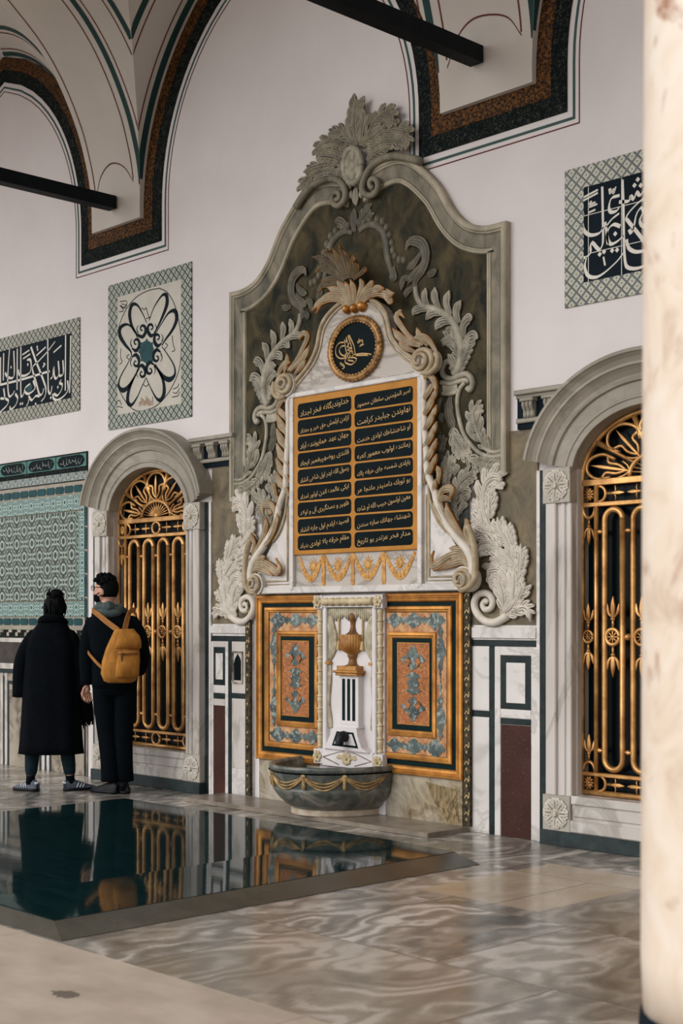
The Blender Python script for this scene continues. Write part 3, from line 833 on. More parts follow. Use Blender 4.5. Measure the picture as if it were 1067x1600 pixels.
def grille(c, label):
    d = -.06; g = thing('window_grille', label, 'grille', (c, .06, .32), 'gilded window grilles')
    mb = MB(); r = .0185
    outer = [(c - .553, .325), (c - .553, 2.27)] + arc(c, 2.285, .553, .395, 180, 0, 31) + [(c + .553, 2.27), (c + .553, .325)]
    mb.tube(on(outer, d), r, 8); mb.tube(on([(c - .57, .335), (c + .57, .335)], d), .018, 6)
    for s in (-1, 1): mb.tube(on([(c + s * .445, .34), (c + s * .445, 2.26)], d), .016, 8)
    mb.build('outer_frame', 'gilt_grille', g)
    for z0, z1 in ((2.243, 2.283), (2.112, 2.140), (.438, .462)):
        MB().box(c - .56, c + .56, d - .012, d + .016, z0, z1, .004).build('rail', 'gilt_grille', g)
    for k in range(4):
        x = c + (-.315, -.105, .105, .315)[k]; w = .066
        P = arc(x, 2.112 - w - .022, w, w, 0, 180, 13) + arc(x, .467 + w + .02, w, w, 180, 360, 13)
        P.append(P[0])
        mb = MB().tube(on(P, d), .0200, 8); mb.build('loop', 'gilt_grille', g)
        wheel(g, x, 1.305, .048, d + .008, 1.0)
    for s in (-1, 1): wheel(g, c + s * .5, 1.305, .036, d + .008, .85)
    for x in (c - .42, c - .21, c, c + .21, c + .42):
        for z in (1.955, .60):
            MB().tube(on([(x - .045, z), (x - .02, z), (x, z), (x + .02, z), (x + .045, z)], d), [.006, .008, .018, .008, .006], 6).build('link', 'gilt_grille', g)
        if abs(x - c) < .3: MB().dome(x, 1.305, d, .022, .022, .024, 10, 3).build('knob', 'gilt_grille', g)
    # corner boxes, the small ornaments of the two narrow bands and of the side columns
    for s in (-1, 1):
        x = c + s * .5
        for z0, z1 in ((2.14, 2.243), (.35, .44)):
            mb = MB(); zc = (z0 + z1) / 2
            for k in range(10):
                a = 2 * math.pi * k / 10
                mb.tube([(x, -d, zc), (x + math.cos(a) * .035, -d, zc + math.sin(a) * .04)], [.004, .009], 5)
            mb.dome(x, zc, d, .013, .013, .012, 8, 2); mb.build('star', 'gilt_grille', g)
        mb = MB()
        mb.tube(on(arc(x, 2.105, .045, .06, 180, 360, 11), d), .012, 6); spear(mb, x, 2.035, d, .85, -1); mb.build('crescent', 'gilt_grille', g)
        mb = MB(); mb.tube(on(arc(x, .465, .045, .06, 0, 180, 11), d), .012, 6); spear(mb, x, .535, d, .85, 1)
        mb.build('crescent', 'gilt_grille', g)
    for z in (2.19, .395):
        mb = MB()
        for s in (-1, 1):
            mb.tube(on(arc(c + s * .43, z, .055, .05, 90 if s > 0 else -90, 270 if s > 0 else 90, 11), d), .011, 6)
            for xx, q in ((c + s * .36, -s), (c + s * .09, s)):
                mb.tube(on([(xx, z), (xx + q * .10, z)], d), [.010, .004], 6)
                mb.leaf([(xx + q * .02, z), (xx + q * .07, z), (xx + q * .125, z)], .014, d, .012, 7)
                for v in (-1, 1): mb.tube(on([(xx + q * .045, z), (xx + q * .06, z + v * .02), (xx + q * .055, z + v * .045)], d), .005, 5)
        mb.tube(on(arc(c, z, .055, .05, 0, 360, 17), d), .012, 6)
        mb.build('band_ornament', 'gilt_grille', g)
    # fan light
    mb = MB(); z0 = 2.285
    mb.tube(on(arc(c, z0, .20, .135, 180, 0, 19), d), .015, 8)
    for k in range(13):
        a = R(12 + 156 * k / 12); mb.tube(on([(c + math.cos(a) * .03, z0 + .005 + math.sin(a) * .02), (c + math.cos(a) * .185, z0 + math.sin(a) * .125)], d), [.009, .004], 5)
    mb.dome(c, z0 + .01, d, .03, .03, .02, 10, 2)
    mb.build('fan_hub', 'gilt_grille', g)
    def fan(a, k): return (c + math.cos(R(a)) * (.2 + (.535 - .2) * k), z0 + math.sin(R(a)) * (.135 + (.380 - .135) * k))
    for a in (36, 72, 108, 144):
        mb = MB().tube(on([fan(a, 0), fan(a, .5), fan(a, 1.02)], d), [.010, .015, .021], 6); mb.build('fan_spoke', 'gilt_grille', g)
    for a in (14, 54, 90, 126, 166):
        mb = MB(); hw = 17 if a not in (14, 166) else 15
        mb.tube(on(cr([fan(a - hw * .9, .42), fan(a - hw * .95, .72), fan(a - hw * .5, .93), fan(a, .985), fan(a + hw * .5, .93), fan(a + hw * .95, .72), fan(a + hw * .9, .42)], 22), d), .012, 7)
        mb.leaf([fan(a, .05), fan(a, .5), fan(a, .9)], .014, d, .016, 8)
        for q in (-1, 1):
            mb.tube(on(cr([fan(a, .08), fan(a + q * hw * .5, .30), fan(a + q * hw * .45, .52), fan(a + q * hw * .95, .60)], 10), d), [.006, .008, .010, .010, .011, .011, .011, .012, .013, .016], 6)
            mb.tube(on(cr([fan(a, .02), fan(a + q * hw * .7, .10), fan(a + q * hw, .26)], 7), d), .007, 6)
        mb.build('fan_petal', 'gilt_grille', g)

window(1, WIN[0], ''); window(2, WIN[1], '')
grille(WIN[0], 'gilded arched window grille behind the couple in dark coats')
grille(WIN[1], 'gilded arched window grille partly hidden by the stone column')

# ------------------------------------------------------------------ tile panels on the plaster
def panel(name, x0, x1, z0, z1, bw, bz, tile, field, label):
    t = thing(name, label, 'tile panel', ((x0 + x1) / 2, 0, z0), 'tile panels above the windows')
    MB().frame(x0, x1, z0, z1, bw, bz, .002, .012).build('border', tile, t)
    f = MB(); f.box(x0 + bw, x1 - bw, .002, .010, z0 + bz, z1 - bz); f = f.build('field', field, t)
    return t, f
t, f = panel('calligraphy_tile', 1.785, 3.055, 3.365, 4.225, .145, .135, 'lattice_tile', 'navy_paint', 'dark tile panel of white script above the right window, cut by the column')
q = crop(860, 200, 5.155)
mb = MB(); nib = (R(50), .34)
for s in ([(425, 475), (430, 700), (432, 900), (420, 960), (395, 980), (345, 925), (330, 960), (330, 1010), (290, 1045), (250, 1050)],
          [(275, 690), (265, 760), (280, 830), (330, 865), (400, 850), (435, 800)],
          [(300, 1040), (285, 1120), (310, 1190), (370, 1205), (440, 1170), (540, 1080), (595, 1010)],
          [(570, 795), (520, 780), (480, 810), (465, 870), (490, 935), (540, 920), (600, 870)], [(448, 760), (462, 850), (470, 940)],
          [(565, 545), (500, 570), (480, 640), (495, 680), (540, 670), (562, 640)], [(562, 690), (500, 740), (455, 800)],
          [(588, 420), (595, 600), (600, 900), (610, 1080), (640, 1130), (720, 1130), (790, 1090), (800, 1040), (780, 980)],
          [(865, 520), (760, 570), (670, 650), (620, 720), (640, 760), (720, 860), (790, 960), (845, 1050)],
          [(620, 900), (640, 970), (700, 1000), (790, 980), (860, 930)],
          [(810, 600), (832, 720), (795, 790), (745, 790), (728, 740), (755, 680), (738, 645), (700, 700), (680, 800), (660, 850), (642, 820)],
          [(560, 600), (640, 590), (652, 550), (680, 575), (702, 520), (730, 545), (770, 490)],
          [(485, 490), (493, 525), (510, 500), (520, 525), (535, 475)], [(815, 440), (830, 470), (850, 430), (865, 460)]):
    mb.stroke(q(*s), .0125, .010, 26, pen=nib)
for s in ([(260, 570), (390, 500)], [(265, 592), (390, 525)], [(340, 590), (322, 620), (370, 600)], [(320, 640), (385, 615)], [(315, 685), (370, 660)], [(435, 1040), (448, 1110)]):
    mb.stroke(q(*s), .006, .010, 8)
for s in ((685, 465), (735, 465), (712, 418), (820, 860), (815, 1100), (530, 855), (405, 1020), (440, 1000), (505, 990), (545, 985)):
    x, z = q(s)[0]; mb.prism([(x, z - .016), (x + .016, z), (x, z + .016), (x - .016, z)], .004, .0118)
for k in range(4): mb.stroke([(2.72 + k * .075, 4.02), (2.70 + k * .07, 3.7), (2.74 + k * .06, 3.58)], .0125, .010, 12, pen=nib)
mb.build('lettering', 'bone_white', f)
mb = MB(); g0 = q((313, 480), (313, 1250), (580, 390), (580, 1200), (245, 720), (865, 560), (330, 1010), (865, 885))
for a, b in ((0, 1), (2, 3), (4, 5), (6, 7)): mb.stroke([g0[a], g0[b]], .0022, .009, th=.0014)
mb.build('grout_lines', 'bone_white', f)

t, f = panel('calligraphy_tile', -5.30, -3.655, 3.30, 4.14, .125, .125, 'lattice_tile', 'navy_paint', 'dark tile panel of white script at the far left of the wall')
q = crop(0, 490, 8.207); mb = MB()
for s in ([(920, 285), (915, 700), (905, 1020)], [(855, 275), (852, 700), (850, 990)], [(625, 330), (630, 900), (640, 1010), (665, 1020), (680, 930)], [(280, 430), (280, 1000), (300, 1060), (325, 1000)],
          [(235, 450), (232, 980)], [(190, 480), (195, 780), (150, 830), (100, 800), (80, 760)], [(135, 460), (118, 700), (112, 900), (130, 1060), (180, 1030), (200, 990)], [(60, 510), (55, 860)], [(20, 560), (20, 900)],
          [(410, 430), (470, 600), (560, 830), (600, 960), (590, 1060), (540, 1130)], [(720, 360), (620, 490), (500, 620), (430, 690), (450, 800), (480, 900), (520, 1040), (560, 1020), (572, 960)], [(15, 915), (280, 850), (650, 740)],
          [(250, 720), (260, 780), (320, 800), (400, 750), (412, 640), (395, 590), (360, 600)], [(760, 610), (770, 760), (740, 830), (712, 810), (700, 680), (690, 800), (660, 840)], [(820, 600), (825, 760), (790, 800), (765, 780)],
          [(800, 850), (775, 890), (810, 910), (800, 980), (750, 1050), (705, 1030)], [(880, 860), (885, 980), (830, 1060), (750, 1110), (700, 1090), (690, 1030)],
          [(440, 860), (462, 960), (380, 1030), (330, 1000), (340, 950), (400, 900)], [(380, 1060), (420, 1110), (470, 1060), (520, 1060)], [(390, 1080), (372, 1150), (350, 1190)], [(210, 1030), (240, 1090), (210, 1180), (150, 1230), (140, 1190)],
          [(80, 1090), (120, 1120), (100, 1180), (40, 1240), (0, 1280)], [(60, 960), (70, 1080), (20, 1090)]):
    mb.stroke(q(*s), .0135, .010, 24, pen=nib)
for s in ([(600, 430), (480, 540)], [(390, 470), (300, 530)], [(400, 520), (310, 580)], [(800, 410), (700, 500)], [(560, 690), (590, 650), (570, 640)]): mb.stroke(q(*s), .007, .010, 8)
for s in ((665, 1080), (755, 945), (370, 655), (155, 690), (490, 430), (495, 462), (275, 1160), (300, 1155), (470, 1160)):
    x, z = q(s)[0]; mb.prism([(x, z - .016), (x + .014, z), (x, z + .016), (x - .014, z)], .004, .0118)
for k in range(4): mb.stroke([(-5.16 + k * .03, 3.95), (-5.17 + k * .03, 3.5)], .009, .010, 8)
mb.build('lettering', 'bone_white', f)
mb = MB(); x, z = q((388, 955))[0]; mb.prism(arc(x, z, .052, .042, 0, 345, 20), .004, .0108); mb.build('green_spot', 'teal_glaze', f)

t, f = panel('calligraphy_tile', -3.20, -2.015, 3.075, 4.345, .135, .12, 'lattice_tile_teal', 'white_tile', 'square tile panel with a blue flower of looped script on white')
q = crop(160, 400, 5.713)
ov = q((520, 290), (420, 310), (310, 370), (220, 480), (160, 620), (125, 780), (118, 900), (125, 1080), (170, 1220), (240, 1330), (320, 1385), (420, 1370), (500, 1330), (600, 1220), (680, 1060), (710, 900), (710, 720), (690, 580), (650, 430), (590, 330), (520, 290))
MB().stroke(ov, .0048, .010, 90).build('oval_line', 'oval_brown', f)
mb = MB()
PET = ([(425, 580), (470, 460), (540, 355), (580, 355), (585, 430), (550, 530), (500, 640), (470, 690)], [(405, 600), (370, 520), (320, 440), (272, 440), (252, 520), (270, 620), (315, 700), (345, 730)],
       [(480, 700), (540, 600), (600, 510), (655, 492), (672, 560), (640, 650), (570, 750), (540, 800)], [(325, 740), (285, 655), (230, 612), (172, 640), (165, 710), (210, 790), (260, 850), (270, 890)],
       [(540, 810), (590, 880), (648, 980), (655, 1060), (612, 1103), (560, 1085), (510, 1020), (480, 970)], [(270, 885), (230, 970), (170, 1080), (155, 1160), (190, 1200), (240, 1170), (290, 1090), (330, 1010)],
       [(398, 1090), (360, 1170), (320, 1260), (270, 1330), (235, 1300), (245, 1200), (290, 1090), (340, 1000)], [(400, 1090), (440, 1180), (490, 1270), (530, 1285), (560, 1220), (550, 1110), (505, 1020), (470, 970)])
for i, s in enumerate(PET):
    wd = [.004, .005, .010, .020, .023, .016, .009, .006]
    if i in (4, 5, 6): wd = [.004, .005, .007, .014, .023, .020, .010, .006]
    mb.stroke(q(*s), wd, .010, 40)
for (x, y, sx, sy, a) in ((358, 662, 1, 1, 0), (450, 652, -1, 1, 0), (302, 785, 1, 1, 0), (508, 742, -1, 1, 0), (300, 945, 1, -1, 0), (500, 900, -1, -1, 0), (355, 1040, 1, -1, 0), (440, 1012, -1, -1, 0)):
    s = [(x + sx * u, y + sy * v) for u, v in ((-30, 38), (5, 62), (34, 25), (32, -25), (8, -40), (-10, -20), (0, 5), (12, 0))]
    mb.stroke(q(*s), [.006, .017, .020, .015, .011, .009, .007, .003], .010, 26)
    s = [(x + sx * u, y + sy * v) for u, v in ((-30, 30), (-42, -10), (-28, -45))]
    mb.stroke(q(*s), [.007, .005, .002], .010, 10)
mb.build('petal_script', 'navy_paint', f)
star = []
for k in range(32):
    a = 2 * math.pi * k / 32; rr = 1 if k % 4 else 1.22
    star.append((405 + 64 * rr * math.cos(a), 857 + 100 * rr * math.sin(a)))
MB().prism(q(*star), .004, .0112).build('centre_star', 'teal_glaze', f)
mb = MB()
for s in ([(360, 465), (385, 480), (400, 465), (420, 540), (440, 550), (400, 560)], [(175, 825), (170, 900), (185, 945), (160, 970)], [(250, 880), (225, 900), (245, 925)], [(632, 710), (640, 790), (655, 840), (630, 855)], [(570, 780), (590, 800), (565, 835)], [(375, 1150), (400, 1165), (425, 1140)],
          [(130, 1310), (160, 1290), (180, 1330)], [(120, 1370), (150, 1345), (190, 1355)], [(640, 1190), (680, 1170), (690, 1140)], [(630, 1260), (680, 1250), (700, 1210)], [(640, 1220), (670, 1225), (700, 1180)],
          [(165, 410), (225, 405), (215, 470), (165, 440), (200, 490), (155, 500)], [(180, 430), (220, 440), (190, 470)]):
    MB().stroke(q(*s), .0036, .010, 14).build('lettering', 'leaf_band_dark', f)
mb = MB()
for k in range(9): mb.stroke(q((335 + k * 15, 1345 - (k % 3) * 10), (345 + k * 14, 1300 - (k * 37 % 50)), (355 + k * 13, 1335)), .0032, .010, 8)
mb.build('rust_script', 'rust_glaze', f)

# ------------------------------------------------------------------ tiled wall at the left
t = thing('tile_revetment', 'green and white floral tile wall on the left behind the woman', 'tile wall', (-4.6, 0, 1.31))
XR, XL = -3.53, -6.2
mb = MB(); mb.box(XL, XR, .002, .006, 1.312, 2.92); mb.build('backing', 'stone_tan', t)
mb = MB(); mb.box(XL, XR, .002, .012, 2.775, 2.92); cb = mb.build('script_band', 'leaf_band_dark', t)
k = 0; x1 = XR - .012
while x1 > XL + .4:
    x0 = x1 - .488
    pn = MB(); pn.box(x0, x1, .004, .015, 2.790, 2.905); pn.build('cartouche_tile', 'cartouche_teal', cb)
    xm = (x0 + x1) / 2; mb = MB(); mb.prism([(x0 + .02, 2.848), (x0 + .05, 2.885), (x0 + .10, 2.899), (x1 - .10, 2.899), (x1 - .05, 2.885), (x1 - .02, 2.848), (x1 - .05, 2.81), (x1 - .10, 2.797), (x0 + .10, 2.797), (x0 + .05, 2.81)], .004, .0175)
    mb.build('cartouche', 'ink', cb)
    mb = MB(); rr = random.Random(k + 3)
    for j in range(7):
        a = x0 + .07 + j * .05
        mb.stroke([(a, 2.845 + rr.uniform(-.02, .03)), (a + .02, 2.83 + rr.uniform(-.02, .02)), (a + .05, 2.84 + rr.uniform(-.02, .02)), (a + .06, 2.865 + rr.uniform(-.02, .02))], .0030, .0175, 10, pen=(R(50), .3))
    mb.build('lettering', 'script_pale', cb)
    x1 = x0 - .014; k += 1
def tband(name, mat, x0, x1, z0, z1, d=.012):
    mb = MB(); mb.box(x0, x1, .002, d, z0, z1); return mb.build(name, mat, t)
tband('flower_frieze', 'floral_frieze', XL, XR, 2.672, 2.745)
tband('dark_line', 'leaf_band_dark', XL, XR, 2.745, 2.775); tband('dark_line', 'leaf_band_dark', XL, XR, 2.662, 2.672)
tband('tan_band', 'tan_tile', XL, XR, 2.55, 2.662, .008); tband('upper_border', 'floral_border', XL, -3.575, 2.40, 2.545)
tband('field', 'floral_field', XL, -3.68, 1.585, 2.39); tband('side_border', 'floral_border', -3.675, -3.575, 1.585, 2.39)
tband('lower_border', 'floral_border', XL, -3.575, 1.435, 1.575); tband('tan_band', 'tan_tile', XL, XR, 1.345, 1.43, .008)
tband('tan_band', 'tan_tile', -3.572, XR, 1.345, 2.55, .008)
mb = MB()
def pill(x0, x1, z0, z1, c=.014): mb.prism([(x0 + c, z0), (x1 - c, z0), (x1, z0 + c), (x1, z1 - c), (x1 - c, z1), (x0 + c, z1), (x0, z1 - c), (x0, z0 + c)], .004, .014)
x = -3.60
while x > XL + .15:
    pill(x - .145, x - .008, 2.562, 2.628); pill(x - .145, x - .008, 1.355, 1.42); x -= .153
z = 1.40
while z < 2.5: pill(-3.567, -3.537, z, z + .20, .01); z += .213
mb.build('teal_tiles', 'teal_glaze', t)
tband('grey_band', 'marble_surround', XL, XR, 1.312, 1.345, .018)
mb = MB(); mb.box(XL, XR, .002, .014, 1.232, 1.312); mb.build('mosaic_band', 'leaf_band_dark', t)
mb = MB(); x = XR
while x > XL: mb.box(x - .06, x, .004, .0155, 1.285, 1.310); mb.box(x - .095, x - .055, .004, .0155, 1.25, 1.285); x -= .16
mb.build('mosaic_chips', 'marble_dirty', t)

t = thing('marble_dado', 'low marble dado with dark stone strips under the floral tile wall', 'dado', (-4.6, 0, 0), 'marble dados')
def dband(name, mat, x0, x1, z0, z1, d=.012):
    mb = MB(); mb.box(x0, x1, .002, d, z0, z1, .002); return mb.build(name, mat, t)
dband('white_band', 'marble_pale', XL, XR, 1.19, 1.232, .02); dband('dark_slab', 'slab_brown', XL, XR, .986, 1.19); dband('white_band', 'marble_pale', XL, XR, .932, .986, .018)
dband('dark_band', 'serpentine', XL, XR, .89, .932, .014)
x = XR
while x > XL + .5:
    dband('slab', 'marble_dirty', x - .62, x, 0, .89, .012); dband('dark_strip', 'serpentine', x - .70, x - .665, 0, .86, .013); dband('white_strip', 'marble_pale', x - .665, x - .62, 0, .89, .016); dband('white_strip', 'marble_pale', x - .745, x - .70, 0, .89, .016)
    dband('dark_strip', 'serpentine', x - .62, x - .585, 0, .82, .0135); dband('dark_band', 'serpentine', x - .585, x - .05, .785, .82, .0135); dband('dark_strip', 'serpentine', x - .05, x - .015, 0, .82, .0135)
    x -= .745

# ------------------------------------------------------------------ cornice friezes beside the fountain panel
def frieze(x0, x1, label):
    t = thing('cornice_frieze', label, 'frieze', ((x0 + x1) / 2, 0, 2.64), 'cornice friezes beside the fountain')
    mb = MB(); mb.box(x0, x1, 0, .03, 2.635, 2.83); mb.build('dark_ground', 'navy_paint', t)
    mb = MB(); mb.box(x0, x1, 0, .075, 2.85, 2.882, .006); mb.box(x0, x1, 0, .05, 2.83, 2.855, .006); mb.build('top_moulding', 'marble_surround', t)
    mb = MB(); mb.box(x0, x1, 0, .05, 2.672, 2.702, .006); mb.build('lower_moulding', 'marble_surround', t)
    n = max(1, round((x1 - x0 - .06) / .175)); 
    for k in range(n):
        x = x0 + .11 + k * .175
        if x > x1 - .03: break
        mb = MB(); mb.box(x - .055, x + .055, .03, .085, 2.803, 2.828, .006)
        for j in (-1, 0, 1):
            P = cr([(x + j * .030, -.062, 2.803), (x + j * .030, -.068, 2.78), (x + j * .030, -.048, 2.745), (x + j * .030, -.050, 2.705)], 8); mb.tube(P, .0145, 6)
        mb.box(x - .045, x + .045, .03, .052, 2.703, 2.803); mb.build('bracket', 'marble_surround', t)
frieze(-1.98, -1.42, 'short dark cornice with small stone brackets beside the left window arch')
frieze(1.42, 1.93, 'short dark cornice with small stone brackets beside the right window arch')

# ------------------------------------------------------------------ painted stone fields and dados beside the fountain
for xa, xb, lab in ((-1.745, -1.30, 'left'), (1.035, 1.572, 'right')):
    mb = MB(); mb.box(xa, xb, .002, .012, 1.378, 2.634)
    tag(mb.build('stone_field', 'stone_tan'), 'mottled tan stone field between the %s window and the fountain panel' % lab, 'stone panel', 'tan stone fields')

def dado(label, x, S, slab):
    """S lists (part name, material, x0, x1, z0, z1, thickness)"""
    t = thing('marble_dado', label, 'dado', (x, 0, 0), 'marble dados')
    for n, m_, x0, x1, z0, z1, d in S:
        mb = MB(); mb.box(x0, x1, .002, d, z0, z1, .002); mb.build(n, m_, t)
    return t
dado('white marble dado with dark green strips and a purple stone slab right of the fountain', 1.3, [
    ('backing', 'marble_white', .975, 1.57, 0, 1.375, .016), ('top_ledge', 'marble_white', .99, 1.568, 1.29, 1.36, .03),
    ('dark_band', 'serpentine', .99, 1.568, 1.236, 1.278, .020), ('dark_strip', 'serpentine', 1.174, 1.220, 0, 1.236, .020), ('dark_band', 'serpentine', .99, 1.174, .768, .81, .020),
    ('white_slab', 'marble_white', .995, 1.172, .815, 1.232, .019), ('white_slab', 'marble_white', .995, 1.172, .01, .762, .019),
    ('white_strip', 'marble_white', 1.222, 1.270, 0, 1.232, .022), ('white_strip', 'marble_white', 1.525, 1.572, 0, 1.232, .022), ('white_strip', 'marble_white', 1.27, 1.525, 1.18, 1.232, .022),
    ('dark_square', 'serpentine', 1.272, 1.523, .83, 1.178, .020), ('white_inset', 'marble_white', 1.32, 1.477, .87, 1.132, .023), ('white_strip', 'marble_white', 1.272, 1.523, .772, .828, .022),
    ('dark_band', 'serpentine', 1.272, 1.523, .73, .77, .020), ('purple_slab', 'porphyry', 1.274, 1.523, .0, .728, .021)], 0)
dado('marble dado with a purple stone slab and a small pointed niche left of the fountain', -1.6, [
    ('backing', 'marble_white', -1.735, -1.23, 0, 1.375, .016), ('top_ledge', 'marble_white', -1.745, -1.29, 1.30, 1.36, .03),
    ('dark_band', 'serpentine', -1.745, -1.29, 1.236, 1.28, .020), ('dark_strip', 'serpentine', -1.527 + .0, -1.487, 0, 1.236, .020), ('dark_band', 'serpentine', -1.487, -1.29, .786, .828, .020),
    ('white_slab', 'marble_pale', -1.485, -1.292, .83, 1.232, .019), ('white_slab', 'marble_pale', -1.485, -1.292, .235, .783, .019), ('white_slab', 'marble_white', -1.485, -1.292, .01, .23, .019),
    ('white_strip', 'marble_white', -1.745, -1.715, 0, 1.232, .022), ('white_strip', 'marble_white', -1.565, -1.529, 0, 1.232, .022), ('white_strip', 'marble_pale', -1.715, -1.565, 1.19, 1.232, .022),
    ('dark_square', 'serpentine', -1.713, -1.567, .885, 1.188, .020), ('white_inset', 'marble_white', -1.685, -1.595, .93, 1.14, .023), ('white_strip', 'marble_white', -1.713, -1.567, .822, .883, .022),
    ('dark_band', 'serpentine', -1.713, -1.567, .775, .82, .020), ('purple_slab', 'porphyry', -1.713, -1.567, 0, .72, .021), ('white_strip', 'marble_pale', -1.713, -1.567, .722, .773, .022)], 0)
t = thing('wall_niche', 'tiny pointed niche in a raised frame set in the left marble dado', 'niche', (-1.41, -.02, .91))
mb = MB(); mb.frame(-1.475, -1.345, .905, 1.16, .012, .012, .018, .030); mb.build('frame', 'marble_dirty', t)
mb = MB(); mb.prism([(-1.455, .93), (-1.365, .93), (-1.362, 1.06), (-1.38, 1.105), (-1.41, 1.14), (-1.44, 1.105), (-1.458, 1.06)], .015, .0215); mb.build('recess', 'ink', t)
mb = MB(); mb.tube([(-1.473, -.034, .93), (-1.473, -.034, 1.15)], .004, 6); mb.build('hinge_rod', 'brass_dull', t)
for x, lab in ((-1.262, 'left'), (1.0, 'right')):
    mb = MB(); mb.box(x - .030, x + .030, .0235, .045, .036, 1.60, .004)
    s = mb.build('carved_strip', 'strip_wood')
    tag(s, 'narrow dark carved wooden strip along the %s edge of the gilded panels' % lab, 'trim strip', 'dark strips beside the gilded panels')
    mb = MB()
    for k in range(14):
        z = .08 + k * .112; mb.dome(x, z, .044, .007, .013, .008, 8, 2)
        if x > 0 or k > 8: mb.stroke([(x - .018, z + .03), (x, z + .052), (x + .018, z + .03), (x + .02, z + .07)], .003, .0445, 8)
    mb.build('gilt_beads', 'tassel_gilt', s)

# ------------------------------------------------------------------ the fountain: tall painted stone panel with its moulded frame and carved crest
bk = thing('fountain_backboard', 'tall dark curved-top stone panel with grey moulded frame and carved crest', 'backboard', (0, 0, 1.3))
TOPR = [(0, 4.52), (.07, 4.545), (.16, 4.575), (.32, 4.605), (.47, 4.595), (.60, 4.53), (.72, 4.43), (.83, 4.315), (.94, 4.15), (1.03, 4.055), (1.12, 4.0), (1.25, 3.965), (1.41, 3.965)]
AX = -.070                                                     # axis of the painted panel; its mouldings are shallow
TOPR = [(x, 1.42 + (z - 1.42) * 1.0127) for x, z in TOPR]
tr = cr(TOPR, 40)
cl = cr([(1.41, 2.36), (1.33, 2.345), (1.22, 2.335), (1.11, 2.36), (1.0, 2.45), (.90, 2.56), (.84, 2.68), (.80, 2.82), (.78, 2.98), (.79, 3.06)], 26)
right = tr + cl[:-1]
pl = [(-x, z) for x, z in right][::-1]
outline = [(x + AX, z) for x, z in pl + right[1:]]
mb = MB(); mb.prism([(AX + (p[0] - AX) * .985, p[1] - .02) for p in outline], .0142, .022); mb.build('stone_ground', 'stone_olive', bk)
mb = MB(); mb.prism([(-1.1, 1.605), (1.0, 1.605), (1.0, 2.0), (.98, 2.5), (.86, 3.05), (-.98, 3.05), (-1.1, 2.5), (-1.12, 2.0)], .0142, .021); mb.build('stone_ground', 'grisaille_dim', bk)
pathR = [(x, z) for x, z in tr[1:]] + [(1.41, 2.36)]
for nm, mt, prof in (('outer_moulding', 'frame_light', [(.0, .001), (.0, .050), (-.010, .058), (-.034, .058), (-.042, .046), (-.050, .044)]),
                     ('cove_moulding', 'stone_frame', [(-.050, .030), (-.052, .044), (-.062, .036), (-.085, .040), (-.115, .034), (-.142, .026), (-.146, .010)]),
                     ('inner_moulding', 'frame_light', [(-.144, .010), (-.146, .030), (-.156, .028), (-.163, .034), (-.174, .034), (-.180, .022), (-.180, .010)])):
    for s in (0, 1):
        f = MB().sweep(pathR, prof)
        if s: f.mirror(0.)
        f.v = [(x + AX, y, z) for x, y, z in f.v]; f.build(nm, mt, bk)
# lower border: pale rounded line that turns inwards from the corner and ends in a small volute under the tablet's shoulder
z1 = crop(600, 540, 5.335, .04); 
def P3(q, pts, d): return on(q(*pts), d)
mb = MB()
mb.tube(on(cr(z1((1018, 905), (930, 925), (860, 922), (790, 893), (730, 838), (680, 775), (645, 705), (620, 610), (606, 520), (606, 430), (628, 355), (668, 308)), 40), .030), .016, 8)
mb.tube(on(cr(z1((985, 868), (930, 885), (870, 880), (800, 830)), 16), .030), .014, 8)
mb.tube(on(cr(z1((552, 198), (568, 172), (542, 130), (500, 148), (478, 205), (500, 258), (560, 275), (620, 250), (680, 235), (722, 268), (733, 320), (712, 368), (690, 350)), 50), .034), .021, 8)
mb.tube(on(cr(z1((470, 305), (545, 318), (610, 300), (672, 285), (700, 305)), 20), .030), .018, 8)
mb.tube(on(cr(z1((480, 400), (540, 402), (608, 385)), 8), .030), .016, 6)
mb.prism(z1((482, 330), (602, 318), (610, 388), (488, 398)), .018, .036)
for s in (0, 1):
    c = MB(); c.join(mb) if not s else c
    if s: mb.mirror(AX); c = mb
    c.build('scroll_border', 'grey_leaf', bk)
# crest
C1 = crop(460, 145, 5.335, .06)
def leaves(name, mat, parent, q, L, d, h=.03, mir=False, px=5.335):
    """L: (pixel spine, half width in crop pixels, lift[, scallops])"""
    for l in L:
        pts = q(*l[0]); s = math.hypot(*(a - b for a, b in zip(q((0, 0))[0], q((10, 0))[0]))) / 10
        w = l[1] * s
        mb = MB().leaf(pts, w * (.9), d, h, 16, l[2] if len(l) > 2 else .02, l[3] if len(l) > 3 else 0)
        mb.build(name, mat, parent)
        if mir: c = MB().leaf(pts, w * .9, d, h, 16, l[2] if len(l) > 2 else .02, l[3] if len(l) > 3 else 0).mirror(0.); c.build(name, mat, parent)
cr_ = thing('crest', None, None, (0, -.15, 4.5)); cr_.parent = bk; cr_.matrix_parent_inverse = Matrix.Translation(-ORIGIN[bk.name])
def multi(name, mat, parent, q, L, d, h=.03, mir=False):
    mb = MB(); s = math.hypot(*(a - b for a, b in zip(q((0, 0))[0], q((10, 0))[0]))) / 10
    for l in L: mb.leaf(q(*l[0]), l[1] * s, d, h, 16, l[2] if len(l) > 2 else .02, l[3] if len(l) > 3 else 0)
    if mir: mb.both()
    return mb.build(name, mat, parent)
